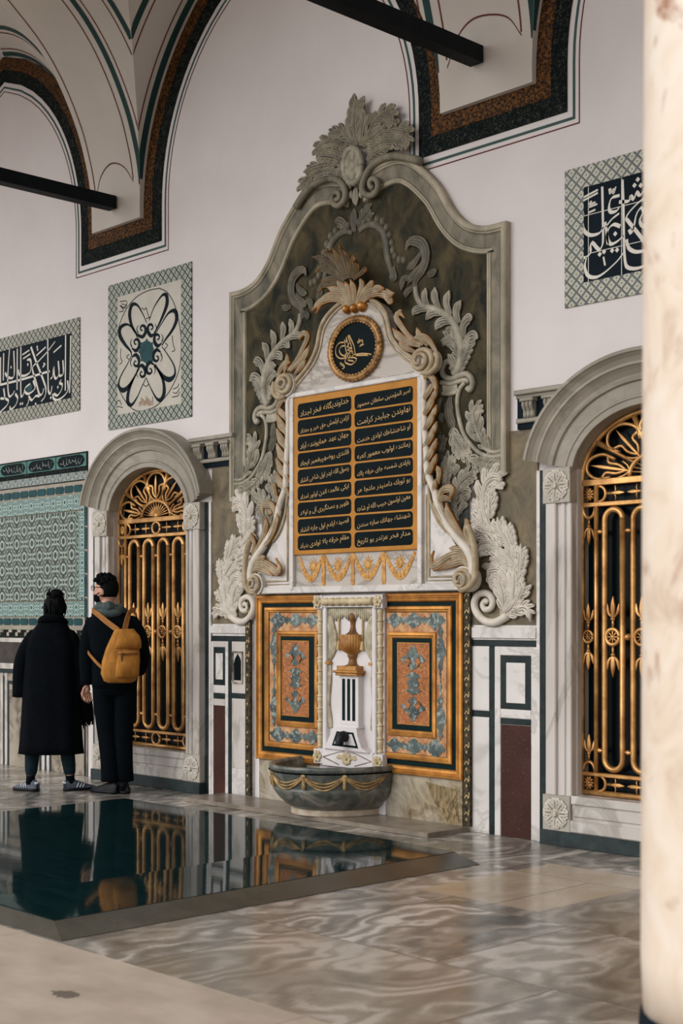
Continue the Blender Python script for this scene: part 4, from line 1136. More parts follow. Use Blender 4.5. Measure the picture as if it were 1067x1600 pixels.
leaves('leaf', 'crest_leaf', cr_, C1, [
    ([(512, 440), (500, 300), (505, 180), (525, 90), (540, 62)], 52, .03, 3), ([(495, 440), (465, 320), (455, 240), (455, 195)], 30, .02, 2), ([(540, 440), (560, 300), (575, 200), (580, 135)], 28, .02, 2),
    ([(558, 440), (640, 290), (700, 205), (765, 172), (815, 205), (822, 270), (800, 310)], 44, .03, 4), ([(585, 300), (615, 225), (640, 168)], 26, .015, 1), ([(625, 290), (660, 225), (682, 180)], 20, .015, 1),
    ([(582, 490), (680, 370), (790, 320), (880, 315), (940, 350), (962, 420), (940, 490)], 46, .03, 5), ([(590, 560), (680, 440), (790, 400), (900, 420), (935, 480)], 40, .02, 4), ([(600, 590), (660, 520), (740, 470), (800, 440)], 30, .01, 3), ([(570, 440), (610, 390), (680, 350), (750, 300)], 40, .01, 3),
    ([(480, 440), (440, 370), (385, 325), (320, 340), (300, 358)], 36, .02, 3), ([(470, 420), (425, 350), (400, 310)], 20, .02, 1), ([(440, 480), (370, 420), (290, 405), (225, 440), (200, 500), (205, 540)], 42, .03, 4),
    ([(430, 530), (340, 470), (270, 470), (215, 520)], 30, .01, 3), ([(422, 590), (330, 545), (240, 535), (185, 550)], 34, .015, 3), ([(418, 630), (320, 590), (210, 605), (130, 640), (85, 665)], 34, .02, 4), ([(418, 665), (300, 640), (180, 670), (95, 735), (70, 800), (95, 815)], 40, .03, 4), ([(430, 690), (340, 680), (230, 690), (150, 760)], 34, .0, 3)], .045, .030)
mb = MB(); x, z = C1((502, 612))[0]; s = C1((512, 612))[0][0] - C1((502, 612))[0][0]; s /= 10
ell = lambda rx, rz, n=28: [(502 + rx * math.cos(2 * math.pi * k / n), 612 + rz * math.sin(2 * math.pi * k / n)) for k in range(n)]
mb.prism(C1(*ell(66, 135)), .045, .078); mb.build('medallion', 'dim_leaf', cr_)
mb = MB(); P = on(C1(*ell(72, 145, 40)), .080); P.append(P[0]); mb.tube(P, [.022 + .006 * (i % 2) for i in range(41)], 8)
P = on(C1(*ell(50, 112, 40)), .080); P.append(P[0]); mb.tube(P, .010, 6); mb.build('medallion_rim', 'grey_leaf', cr_)
mb = MB()
for px, py in ((502, 612), (505, 520), (545, 565), (545, 640), (505, 695), (460, 665), (462, 585), (480, 660)):
    x, z = C1((px, py))[0]; mb.dome(x, z, .076, .034, .048, .022, 10, 3)
mb.build('blossom', 'grey_leaf', cr_)
mb = MB()
for P in ([(1062, 575), (960, 545), (850, 530), (760, 545), (680, 590), (620, 660), (582, 745), (575, 815), (615, 857), (672, 848), (703, 795), (695, 735), (660, 718), (635, 750), (645, 790), (668, 790)],
          [(20, 960), (90, 850), (180, 765), (290, 722), (375, 735), (425, 795), (430, 880), (385, 940), (335, 930), (322, 870), (345, 832), (378, 842), (380, 885), (350, 895)]):
    mb.tube(on(cr(C1(*P), 54), .070), [.030 - .012 * (i / 53) for i in range(54)], 8)
mb.build('volutes', 'stone_frame', cr_)
leaves('pendant', 'grey_leaf', cr_, C1, [([(497, 770), (492, 860), (492, 935)], 26, 0), ([(540, 800), (540, 840), (535, 875)], 16, 0), ([(455, 810), (458, 850), (455, 880)], 14, 0)], .03, .03)
# flat painted ornament at the top of the panel: leaf spray, two drooping stems and strings of beads
C5 = crop(460, 310, 5.928, .03)
leaves('leaf_spray', 'dim_leaf', bk, C5, [([(548, 310), (548, 200), (548, 90)], 34, 0, 2), ([(500, 310), (455, 240), (405, 220), (395, 240)], 40, 0, 2), ([(590, 290), (630, 190), (680, 130), (715, 110)], 42, 0, 3)], .021, .025)
mb = MB(); mb.tube(on(cr(C5((600, 300), (660, 252), (740, 245), (810, 300), (845, 400), (855, 520), (880, 630), (910, 720)), 40), .024), [.02 + .012 * math.sin(i / 39 * 3.1) for i in range(40)], 8, .7)
mb.both(AX).build('stems', 'dim_leaf', bk)
for s in (0, 1):
  mb = MB()
  for p in ((640, 215), (693, 200), (763, 190), (812, 214), (850, 270), (880, 335), (900, 410), (908, 480), (930, 532), (968, 566), (1010, 568)):
    x, z = C5(p)[0]; mb.dome(x, z, .021, .026, .034, .025, 10, 3)
  (mb.mirror(AX) if s else mb).build('bead_string', 'dim_leaf', bk)
# side acanthus sprays
C2 = crop(600, 360, 5.335, .04); C3 = z1; C4 = crop(650, 720, 5.335, .04)
for mir, nm in ((0, 'acanthus_spray'), (1, 'acanthus_spray')):
    sp = thing(nm, None, None, (0, -.06, 3)); sp.parent = bk; sp.matrix_parent_inverse = Matrix.Translation(-ORIGIN[bk.name])
    def lv(name, mat, q, L, d, h=.03):
        s = math.hypot(*(a - b for a, b in zip(q((0, 0))[0], q((10, 0))[0]))) / 10
        for l in L:
            mb = MB().leaf(q(*l[0]), l[1] * s, d, h, 16, l[2] if len(l) > 2 else .02, l[3] if len(l) > 3 else 0)
            (mb.mirror(AX) if mir else mb).build(name, mat, sp)
    mb = MB().tube(on(cr(C2((255, 470), (268, 560), (320, 628), (420, 655), (520, 712), (590, 800), (632, 920), (632, 1067), (612, 1150), (575, 1200)), 44), .030), [.020 + .016 * i / 43 for i in range(44)], 8, .8)
    (mb.mirror(AX) if mir else mb).build('stem', 'grey_leaf', sp)
    lv('leaf', 'dim_leaf', C2, [([(245, 520), (250, 420), (315, 330), (345, 220), (325, 120), (262, 85), (205, 105), (188, 165)], 36, .02, 0), ([(300, 180), (240, 280), (185, 325)], 26, .01, 2), ([(310, 270), (240, 370), (195, 440)], 26, .01, 2),
        ([(235, 400), (160, 405), (140, 500)], 24, .01, 2), ([(245, 470), (190, 510), (175, 560)], 24, .01, 2), ([(350, 360), (390, 360), (435, 320)], 24, .01), ([(60, 300), (70, 380), (60, 430)], 34, .0, 2)], .021, .028)
    lv('leaf', 'grey_leaf', C2, [([(360, 630), (335, 560), (348, 480)], 26, .015, 2), ([(450, 650), (420, 560), (425, 475)], 28, .015, 2), ([(545, 700), (518, 600), (545, 500)], 28, .015, 2), ([(612, 770), (600, 670), (640, 582)], 30, .015, 2),
        ([(648, 890), (660, 790), (705, 735), (738, 735)], 34, .015, 2), ([(655, 1000), (690, 920), (740, 880), (785, 900)], 36, .015, 2), ([(630, 1180), (660, 1080), (710, 950), (720, 935)], 30, .01, 3),
        ([(400, 655), (320, 650), (262, 668), (240, 710)], 28, .015, 2), ([(480, 690), (400, 685), (350, 745)], 30, .015, 2), ([(565, 760), (500, 755), (455, 780), (430, 830)], 32, .015, 2), ([(600, 860), (550, 830), (510, 850)], 24, .01),
        ([(618, 1090), (595, 960), (545, 900), (480, 925)], 42, .02, 3), ([(600, 1180), (570, 1090), (530, 1030)], 26, .01, 2)], .021, .032)
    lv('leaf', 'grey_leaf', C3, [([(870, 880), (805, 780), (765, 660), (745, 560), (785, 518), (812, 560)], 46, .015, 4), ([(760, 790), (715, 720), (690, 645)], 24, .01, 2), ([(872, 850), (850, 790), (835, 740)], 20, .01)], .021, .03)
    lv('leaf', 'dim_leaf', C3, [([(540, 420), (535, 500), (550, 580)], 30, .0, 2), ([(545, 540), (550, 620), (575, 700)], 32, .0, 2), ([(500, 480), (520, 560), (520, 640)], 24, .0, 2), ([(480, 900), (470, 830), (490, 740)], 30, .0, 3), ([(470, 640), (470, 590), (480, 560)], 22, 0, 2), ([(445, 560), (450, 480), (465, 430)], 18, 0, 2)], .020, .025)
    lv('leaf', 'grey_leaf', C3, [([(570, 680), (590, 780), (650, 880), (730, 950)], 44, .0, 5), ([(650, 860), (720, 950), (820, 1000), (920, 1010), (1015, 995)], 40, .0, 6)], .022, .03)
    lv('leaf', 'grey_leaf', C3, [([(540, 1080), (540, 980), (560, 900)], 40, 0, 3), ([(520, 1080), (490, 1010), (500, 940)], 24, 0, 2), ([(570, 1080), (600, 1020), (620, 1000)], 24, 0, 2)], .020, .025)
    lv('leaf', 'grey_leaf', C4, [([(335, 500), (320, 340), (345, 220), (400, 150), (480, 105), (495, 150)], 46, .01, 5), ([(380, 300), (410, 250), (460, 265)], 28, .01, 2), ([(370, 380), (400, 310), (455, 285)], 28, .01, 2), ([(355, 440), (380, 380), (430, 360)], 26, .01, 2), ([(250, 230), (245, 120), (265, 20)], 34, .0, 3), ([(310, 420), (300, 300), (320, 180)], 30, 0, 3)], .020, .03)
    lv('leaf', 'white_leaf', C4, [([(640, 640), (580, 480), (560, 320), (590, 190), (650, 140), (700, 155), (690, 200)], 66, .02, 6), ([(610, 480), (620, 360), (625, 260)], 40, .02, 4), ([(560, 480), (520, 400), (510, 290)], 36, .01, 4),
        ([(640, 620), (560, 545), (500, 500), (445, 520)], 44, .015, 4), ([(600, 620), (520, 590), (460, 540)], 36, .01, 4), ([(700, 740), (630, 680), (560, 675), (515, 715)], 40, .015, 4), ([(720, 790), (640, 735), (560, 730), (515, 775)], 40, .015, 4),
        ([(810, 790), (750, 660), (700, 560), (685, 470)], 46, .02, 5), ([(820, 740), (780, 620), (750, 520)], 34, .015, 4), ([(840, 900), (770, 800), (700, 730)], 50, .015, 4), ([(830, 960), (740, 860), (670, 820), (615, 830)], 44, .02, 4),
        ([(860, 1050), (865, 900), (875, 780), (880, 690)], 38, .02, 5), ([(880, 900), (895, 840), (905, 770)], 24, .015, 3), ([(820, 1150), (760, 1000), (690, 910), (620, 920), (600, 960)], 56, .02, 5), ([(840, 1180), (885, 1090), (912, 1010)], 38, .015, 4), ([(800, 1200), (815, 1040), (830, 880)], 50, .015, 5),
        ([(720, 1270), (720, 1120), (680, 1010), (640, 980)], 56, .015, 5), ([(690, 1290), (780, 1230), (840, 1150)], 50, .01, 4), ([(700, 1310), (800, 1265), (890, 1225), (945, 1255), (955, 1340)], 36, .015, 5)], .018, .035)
    mb = MB().tube(on(cr(C4((760, 1290), (660, 1345), (570, 1335), (500, 1265), (482, 1180), (520, 1112), (590, 1108), (632, 1160), (620, 1225), (572, 1240), (550, 1200), (575, 1165), (595, 1185)), 54), .032), [.030 - .012 * i / 53 for i in range(54)], 8)
    (mb.mirror(AX) if mir else mb).build('volute', 'white_leaf', sp)

# ------------------------------------------------------------------ the inscription tablet
tb = thing('inscription_tablet', 'white marble tablet with 18 lines of gilt script and round monogram medallion', 'inscription tablet', (0, -.05, 1.6))
HR = [(.0, 3.70), (.10, 3.69), (.185, 3.66), (.27, 3.61), (.325, 3.55), (.352, 3.48), (.375, 3.40), (.43, 3.315), (.51, 3.245), (.60, 3.185), (.665, 3.13), (.70, 3.075)]
hr = cr(HR, 30)
body = [(-x, z) for x, z in hr][::-1] + hr[1:]
mb = MB(); mb.prism(body, .05, .125); mb.build('pediment', 'marble_strip', tb)
mb = MB(); mb.tube(on(hr, .13), .016, 8); mb.tube(on([(x - .035 if x > .04 else x, z - .02) for x, z in hr[2:]], .128), .008, 6); mb.both().build('pediment_moulding', 'gilded_leaf', tb)
low = [(-.70, 3.08), (-.70, 2.35), (-.76, 2.15), (-.90, 1.98), (-1.0, 1.85), (-1.04, 1.61), (1.04, 1.61), (1.0, 1.85), (.90, 1.98), (.76, 2.15), (.70, 2.35), (.70, 3.08)]
mb = MB(); mb.prism(low, .05, .105); mb.build('marble_ground', 'marble_white', tb)
mb = MB()
for s in (-1, 1):
    xa, xb = sorted((s * .632, s * .672)); mb = MB(); mb.box(xa, xb, .105, .135, 1.63, 3.06, .004); mb.build('side_fillet', 'marble_white', tb)
mb = MB(); mb.box(-.70, .70, .105, .14, 3.058, 3.095, .006); mb.build('top_fillet', 'marble_white', tb)
mb = MB(); mb.box(-1.04, 1.04, .105, .130, 1.605, 1.655, .006); mb.build('base_fillet', 'marble_white', tb)
for s in (-1, 1):
    g = MB(); P = [(s * .72, 2.26), (s * .72, 1.70), (s * .96, 1.70)]
    g.tube(on(P, .108), .009, 6); g.tube(on(cr([(s * .715, 2.36), (s * .735, 2.22), (s * .80, 2.08), (s * .88, 2.0)], 14), .112), .012, 6); g.tube(on([(s * .695, 2.26), (s * .695, 1.675), (s * .97, 1.675)], .108), .006, 6)
    g.build('corner_line', 'gilded_leaf', tb)
mb = MB(); mb.box(-.630, .630, .10, .125, 1.89, 3.06, .003); ib = mb.build('script_board', 'orange_board', tb)
LINES = ('\u0627\u0645\u064a\u0631 \u0627\u0644\u0645\u0624\u0645\u0646\u064a\u0646 \u0633\u0644\u0637\u0627\u0646 \u0645\u062d\u0645\u0648\u062f', '\u062e\u062f\u0627\u0648\u0646\u062f\u064a\u06af\u0627\u0646\u0647 \u0641\u062e\u0631 \u0627\u062c\u062f\u0627\u062f',
 '\u0646\u0647\u0627\u0648\u0646\u062f\u0646 \u062c\u0628\u0644\u064a\u062f\u0631 \u0643\u0631\u0627\u0645\u062a', '\u0627\u0632\u0644\u062f\u0646 \u0627\u064a\u0644\u0645\u0634 \u062d\u0642 \u062e\u064a\u0631 \u0648 \u0645\u0639\u062a\u0627\u062f',
 '\u0627\u0648 \u0634\u0627\u0647\u0646\u0634\u0627\u0647\u0643 \u0627\u0648\u0644\u062f\u0649 \u062e\u062f\u0645\u062a', '\u062c\u0647\u0627\u0646 \u0639\u0647\u062f \u0647\u0645\u0627\u064a\u0648\u0646\u0646\u062f\u0647 \u0622\u0628\u0627\u062f',
 '\u0632\u0645\u0627\u0646\u0646\u062f\u0647 \u0627\u0648\u0644\u0648\u0628 \u0645\u0639\u0645\u0648\u0631 \u0643\u0639\u0628\u0647', '\u0642\u0644\u0646\u062f\u0649 \u0631\u0648\u0636\u0647\u067e\u064a\u063a\u0645\u0628\u0631 \u0627\u064a\u062c\u0627\u062f',
 '\u064a\u0627\u067e\u0644\u062f\u0649 \u0634\u0645\u0633\u0647 \u062c\u0627\u0649 \u062e\u0631\u0642\u0647 \u067e\u0627\u0643', '\u0631\u0633\u0648\u0644 \u0627\u0644\u0644\u0647 \u0627\u064a\u062f\u0631 \u0627\u0648\u0644 \u0634\u0627\u0647\u0649 \u0627\u0646\u0634\u0627\u062f',
 '\u0628\u0648 \u062b\u0648\u0628\u0643 \u062f\u0627\u0645\u0646\u064a\u062f\u0631 \u0645\u0644\u062a\u062c\u0627 \u0647\u0631', '\u0627\u064a\u0643\u0649 \u0639\u0627\u0644\u0645\u062f\u0647 \u0627\u0646\u062f\u0646 \u0627\u0648\u0644\u0648\u0631 \u0627\u0645\u062f\u0627\u062f',
 '\u0645\u0639\u064a\u0646 \u0627\u0648\u0644\u0633\u0648\u0646 \u062d\u0628\u064a\u0628 \u0627\u0644\u0644\u0647 \u0627\u0648 \u0634\u0627\u0647\u0647', '\u0638\u0647\u064a\u0631 \u0648 \u062f\u0633\u062a\u06af\u064a\u0631\u0649 \u0622\u0644 \u0648 \u0627\u0648\u0644\u0627\u062f',
 '\u0634\u0647\u0646\u0634\u0627\u0647 \u062c\u0647\u0627\u0646\u0643 \u0633\u0627\u064a\u0647 \u0633\u0646\u062f\u0646', '\u0642\u0635\u064a\u062f\u0647 \u0627\u064a\u0644\u062f\u0645 \u0627\u0648\u0644 \u062c\u0627\u064a\u0647 \u0627\u0646\u0634\u0627\u062f',
 '\u0645\u062f\u0627\u0631 \u0641\u062e\u0631 \u0639\u0632\u062a\u062f\u0631 \u0628\u0648 \u062a\u0627\u0631\u064a\u062e', '\u0645\u0642\u0627\u0645 \u062e\u0631\u0642\u0647 \u0628\u0627\u0644\u0627 \u0627\u0648\u0644\u062f\u0649 \u0628\u0646\u064a\u0627\u062f')
zt, zb, N = 3.015, 1.915, 9
pit = (zt - zb) / N
for r in range(N):
    for cidx, (xa, xb) in enumerate(((.018, .585), (-.585, -.018))):
        z0 = zt - (r + 1) * pit + .007; z1_ = zt - r * pit - .007; k = .026
        P = [(xa, z0 + k), (xa, z1_ - k)] + arc(xa + k, z1_ - k, k, k, 180, 90, 5)[1:] + arc(xb - k, z1_ - k, k, k, 90, 0, 5) + arc(xb - k, z0 + k, k, k, 0, -90, 5) + arc(xa + k, z0 + k, k, k, -90, -180, 5)[:-1]
        MB().prism(P, .12, .1275).build('cartouche', 'ink', ib)
        t = text_mesh(LINES[r * 2 + cidx], xa + .028, xb - .022, z0 + .010, z1_ - .012, .127, .0015, .10)
        t.build('lettering', 'gold_ink', ib)
# garlands under the inscription
mb = MB(); mb.box(-.630, .630, .1, .1065, 1.656, 1.889); mb.build('garland_strip', 'marble_strip', tb)
def garland(x0, x1, z, sag, w, parent, name, mat, d, dots=True):
    d += .001
    P = [(x0 + (x1 - x0) * i / 16, z - sag * math.sin(math.pi * i / 16)) for i in range(17)]
    mb = MB().stroke(P, [w * .55, w * 1.0, w * 1.25, w * 1.0, w * .55], d, 0, .004)
    for i in range(1, 16, 1):
        mb.dome(P[i][0] + .006 * (-1) ** i, P[i][1], d + .003, w * .5, w * .5, .006, 6, 2)
    return mb.build(name, mat, parent)
xs_ = (-.60, -.325, -.02, .29, .60)
for i in range(4):
    garland(xs_[i] + .012, xs_[i + 1] - .012, 1.875, .165, .020, tb, 'garland', 'festoon_gold', .106)
    xm = (xs_[i] + xs_[i + 1]) / 2; mb = MB(); z = 1.80
    if i == 0: xm += .03
    mb.dome(xm, z, .106, .034, .038, .012, 14, 3)
    for k in range(12):
        a = 2 * math.pi * k / 12; mb.stroke([(xm + math.cos(a) * .035, z + math.sin(a) * .040), (xm + math.cos(a) * .058, z + math.sin(a) * .066)], [.006, .002], .106, th=.003)
    mb.build('sunburst', 'festoon_gold', tb)
for x in xs_[1:4]:
    mb = MB().stroke([(x, 1.885), (x, 1.80), (x, 1.67)], [.014, .018, .018], .107, 0, .005); mb.dome(x, 1.665, .107, .018, .014, .006, 8, 2); mb.build('drop', 'festoon_gold', tb)
mb = MB(); mb.box(-.40, .62, .1, .1075, 1.645, 1.656); 
mb.build('gilt_line', 'festoon_gold', tb)
# medallion with the imperial monogram
md = thing('medallion', None, None, (.035, -.12, 3.33)); md.parent = tb; md.matrix_parent_inverse = Matrix.Translation(-ORIGIN[tb.name])
mx, mz, ra, rb = .035, 3.335, .225, .190
mb = MB(); mb.prism(arc(mx, mz, ra, rb, 0, 352, 45), .12, .142); mb.build('black_disc', 'ink', md)
mb = MB()
for k in range(44):
    a = 2 * math.pi * k / 44
    for s in (-1, 1):
        rr = 1.09 + s * .045; a2 = a + .12
        mb.leaf([(mx + ra * rr * math.cos(a), mz + rb * rr * math.sin(a)), (mx + ra * (rr + s * .05) * math.cos(a + .09), mz + rb * (rr + s * .05) * math.sin(a + .09)), (mx + ra * (rr + s * .03) * math.cos(a + .17), mz + rb * (rr + s * .03) * math.sin(a + .17))], .012, .145, .014, 7)
ring = on([(mx + ra * 1.10 * math.cos(2 * math.pi * k / 48), mz + rb * 1.10 * math.sin(2 * math.pi * k / 48)) for k in range(49)], .137)
mb.tube(ring, .026, 8)
mb.build('gilt_wreath', 'wreath_gilt', md)
T = crop(460, 470, 5.616, .142); mb = MB(); nib2 = (R(60), .35)
for s in ([(450, 545), (500, 560), (545, 520), (530, 500), (470, 500), (445, 520), (450, 545)], [(445, 470), (500, 470), (540, 470), (600, 462), (675, 470)], [(540, 480), (600, 478), (660, 476), (640, 480)],
          [(470, 500), (400, 505), (365, 470), (365, 410), (395, 370), (435, 365)], [(455, 490), (410, 470), (395, 430), (415, 400), (440, 395)], [(440, 340), (450, 420), (470, 500)], [(455, 320), (475, 400), (490, 500)], [(470, 305), (500, 400), (510, 490)], [(480, 300), (520, 390), (535, 470)],
          [(450, 350), (480, 380)], [(460, 400), (500, 420)], [(465, 430), (515, 450)], [(460, 460), (520, 475)], [(470, 520), (520, 530)],
          [(570, 330), (555, 370), (590, 350), (600, 370), (570, 400), (610, 380)], [(565, 350), (600, 345)], [(405, 555), (440, 580), (420, 600)], [(400, 545), (435, 565)]):
    mb.stroke(T(*s), .0052, .142, 18, pen=nib2)
mb.build('monogram', 'gold_ink', md)
# gilded carving around the tablet
TX = crop(600, 360, 5.335, .14); TY = crop(600, 540, 5.335, .15); TZ = crop(650, 720, 5.335, .15)
P5 = crop(460, 310, 5.928, .2)
pal = thing('palmette', None, None, (0, -.15, 3.7)); pal.parent = tb; pal.matrix_parent_inverse = Matrix.Translation(-ORIGIN[tb.name])
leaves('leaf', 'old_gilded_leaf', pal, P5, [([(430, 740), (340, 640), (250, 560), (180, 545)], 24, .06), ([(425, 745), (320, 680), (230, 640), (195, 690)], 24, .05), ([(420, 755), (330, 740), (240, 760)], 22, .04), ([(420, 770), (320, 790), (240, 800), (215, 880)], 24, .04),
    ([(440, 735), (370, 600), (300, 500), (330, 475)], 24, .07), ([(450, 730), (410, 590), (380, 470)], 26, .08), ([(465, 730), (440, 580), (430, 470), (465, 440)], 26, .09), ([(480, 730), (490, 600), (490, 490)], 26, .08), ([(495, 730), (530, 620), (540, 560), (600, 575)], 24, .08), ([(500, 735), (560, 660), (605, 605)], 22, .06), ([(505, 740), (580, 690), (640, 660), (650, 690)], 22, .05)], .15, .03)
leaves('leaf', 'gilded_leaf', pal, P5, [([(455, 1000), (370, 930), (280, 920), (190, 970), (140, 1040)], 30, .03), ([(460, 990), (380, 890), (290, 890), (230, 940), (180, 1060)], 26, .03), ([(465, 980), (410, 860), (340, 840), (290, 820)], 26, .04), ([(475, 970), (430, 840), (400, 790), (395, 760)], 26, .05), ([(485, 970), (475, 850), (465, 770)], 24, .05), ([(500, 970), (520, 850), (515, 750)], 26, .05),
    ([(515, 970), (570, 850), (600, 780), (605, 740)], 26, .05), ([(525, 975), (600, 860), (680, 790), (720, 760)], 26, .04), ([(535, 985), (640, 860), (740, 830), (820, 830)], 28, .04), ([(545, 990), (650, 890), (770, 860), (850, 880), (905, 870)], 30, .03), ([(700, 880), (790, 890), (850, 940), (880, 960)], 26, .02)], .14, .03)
mb = MB()
for p, r in (((570, 985), .042), ((430, 1015), .036), ((500, 1005), .036)):
    x, z = P5(p)[0]; mb.dome(x, z, .13, r, r, .05, 12, 4)
mb.build('knob', 'gilt', pal)
for mir in (0, 1):
    cs = thing('side_console', None, None, (0, -.1, 2.4)); cs.parent = tb; cs.matrix_parent_inverse = Matrix.Translation(-ORIGIN[tb.name])
    def put(mb, name, mat): (mb.mirror(0.) if mir else mb).build(name, mat, cs)
    def lv(mat, q, L, d, h=.03):
        s = math.hypot(*(a - b for a, b in zip(q((0, 0))[0], q((10, 0))[0]))) / 10
        for l in L: put(MB().leaf(q(*l[0]), l[1] * s, d, h, 14, l[2] if len(l) > 2 else .02, l[3] if len(l) > 3 else 0), 'leaf', mat)
    lv('gilded_leaf', TX, [([(300, 960), (200, 930), (130, 880), (85, 820)], 26, .02), ([(320, 950), (220, 890), (150, 800), (110, 730), (140, 690), (185, 735)], 22, .02), ([(110, 740), (130, 690), (165, 665)], 16, .02), ([(360, 960), (310, 890), (295, 815)], 22, .03), ([(250, 1010), (180, 975), (130, 930)], 22, .01), ([(430, 1010), (380, 920), (320, 890), (260, 905)], 24, .03)], .13, .03)
    # upper scroll
    sx_, sz_ = TY((320, 125))[0]
    sp_ = spiral(sx_, sz_, .020, .098, 0, -2.2, 60, .86)
    put(MB().tube([(x, -.15 - .05 * (1 - i / 59), z) for i, (x, z) in enumerate(sp_)], [.010 + .012 * i / 59 for i in range(60)], 8), 'scroll', 'gilded_leaf')
    put(MB().prism(arc(sx_, sz_, .10, .088, 0, 345, 24), .06, .155), 'scroll_drum', 'white_leaf')
    put(MB().tube(on(cr(TY((430, 60), (448, 110), (430, 180), (380, 225), (320, 220)), 16) , .15), .020, 8), 'scroll_rim', 'gilded_leaf')
    # pillar of overlapping leaves
    put(MB().tube(on(cr(TY((300, 250), (318, 300), (312, 480), (322, 700), (335, 900), (345, 1067)) + TZ((135, 250), (170, 400), (235, 530), (330, 650), (420, 760), (455, 880), (440, 960)), 50), .125), [.020 + .014 * i / 49 for i in range(50)], 8), 'rib', 'white_leaf')
    lv('gilded_leaf', TY, [([(315, 330), (325, 270), (355, 245), (395, 275), (415, 340), (420, 400)], 20, .01)] + [([(310, y + 60), (330, y), (375, y - 60), (412, y - 120)], 24, .02) for y in (420, 555, 690, 830, 965, 1090)] + [([(330, y + 70), (355, y + 10), (400, y - 60), (425, y - 130)], 20, .01) for y in (480, 620, 760, 900, 1030)], .115, .035)
    lv('gilded_leaf', TZ, [([(430, 700), (330, 640), (230, 540), (160, 400), (140, 330)], 30, .02), ([(440, 690), (360, 620), (300, 520), (260, 430), (255, 350)], 28, .03), ([(450, 690), (400, 600), (420, 520), (415, 480)], 20, .03), ([(445, 760), (330, 740), (270, 730)], 24, .02),
        ([(460, 900), (400, 790), (310, 780), (230, 820), (150, 880), (115, 840), (150, 750)], 32, .03), ([(450, 930), (390, 840), (300, 850), (190, 910)], 28, .02), ([(440, 900), (380, 820), (320, 810), (280, 830)], 22, .02),
        ([(200, 420), (180, 330), (205, 250), (260, 230), (300, 245), (280, 320)], 28, .03), ([(270, 330), (230, 310), (190, 330)], 22, .03), ([(160, 190), (180, 100), (170, 40)], 22, .02), ([(130, 330), (140, 230), (160, 150)], 20, .02)], .115, .035)
    put(MB().tube(on(cr(TZ((430, 540), (465, 640), (490, 760), (495, 900), (480, 1000), (420, 1060), (360, 1050)), 30), .15), .022, 8), 'outer_rib', 'gilded_leaf')
    sx_, sz_ = TZ((382, 985))[0]
    put(MB().tube([(x, -.14 - .06 * (1 - i / 59), z) for i, (x, z) in enumerate(spiral(sx_, sz_, .014, .078, 0, -2.3, 60, .95))], [.008 + .010 * i / 59 for i in range(60)], 8), 'scroll', 'gilded_leaf')
    put(MB().prism(arc(sx_, sz_, .085, .085, 0, 345, 24), .05, .145), 'scroll_drum', 'white_leaf')

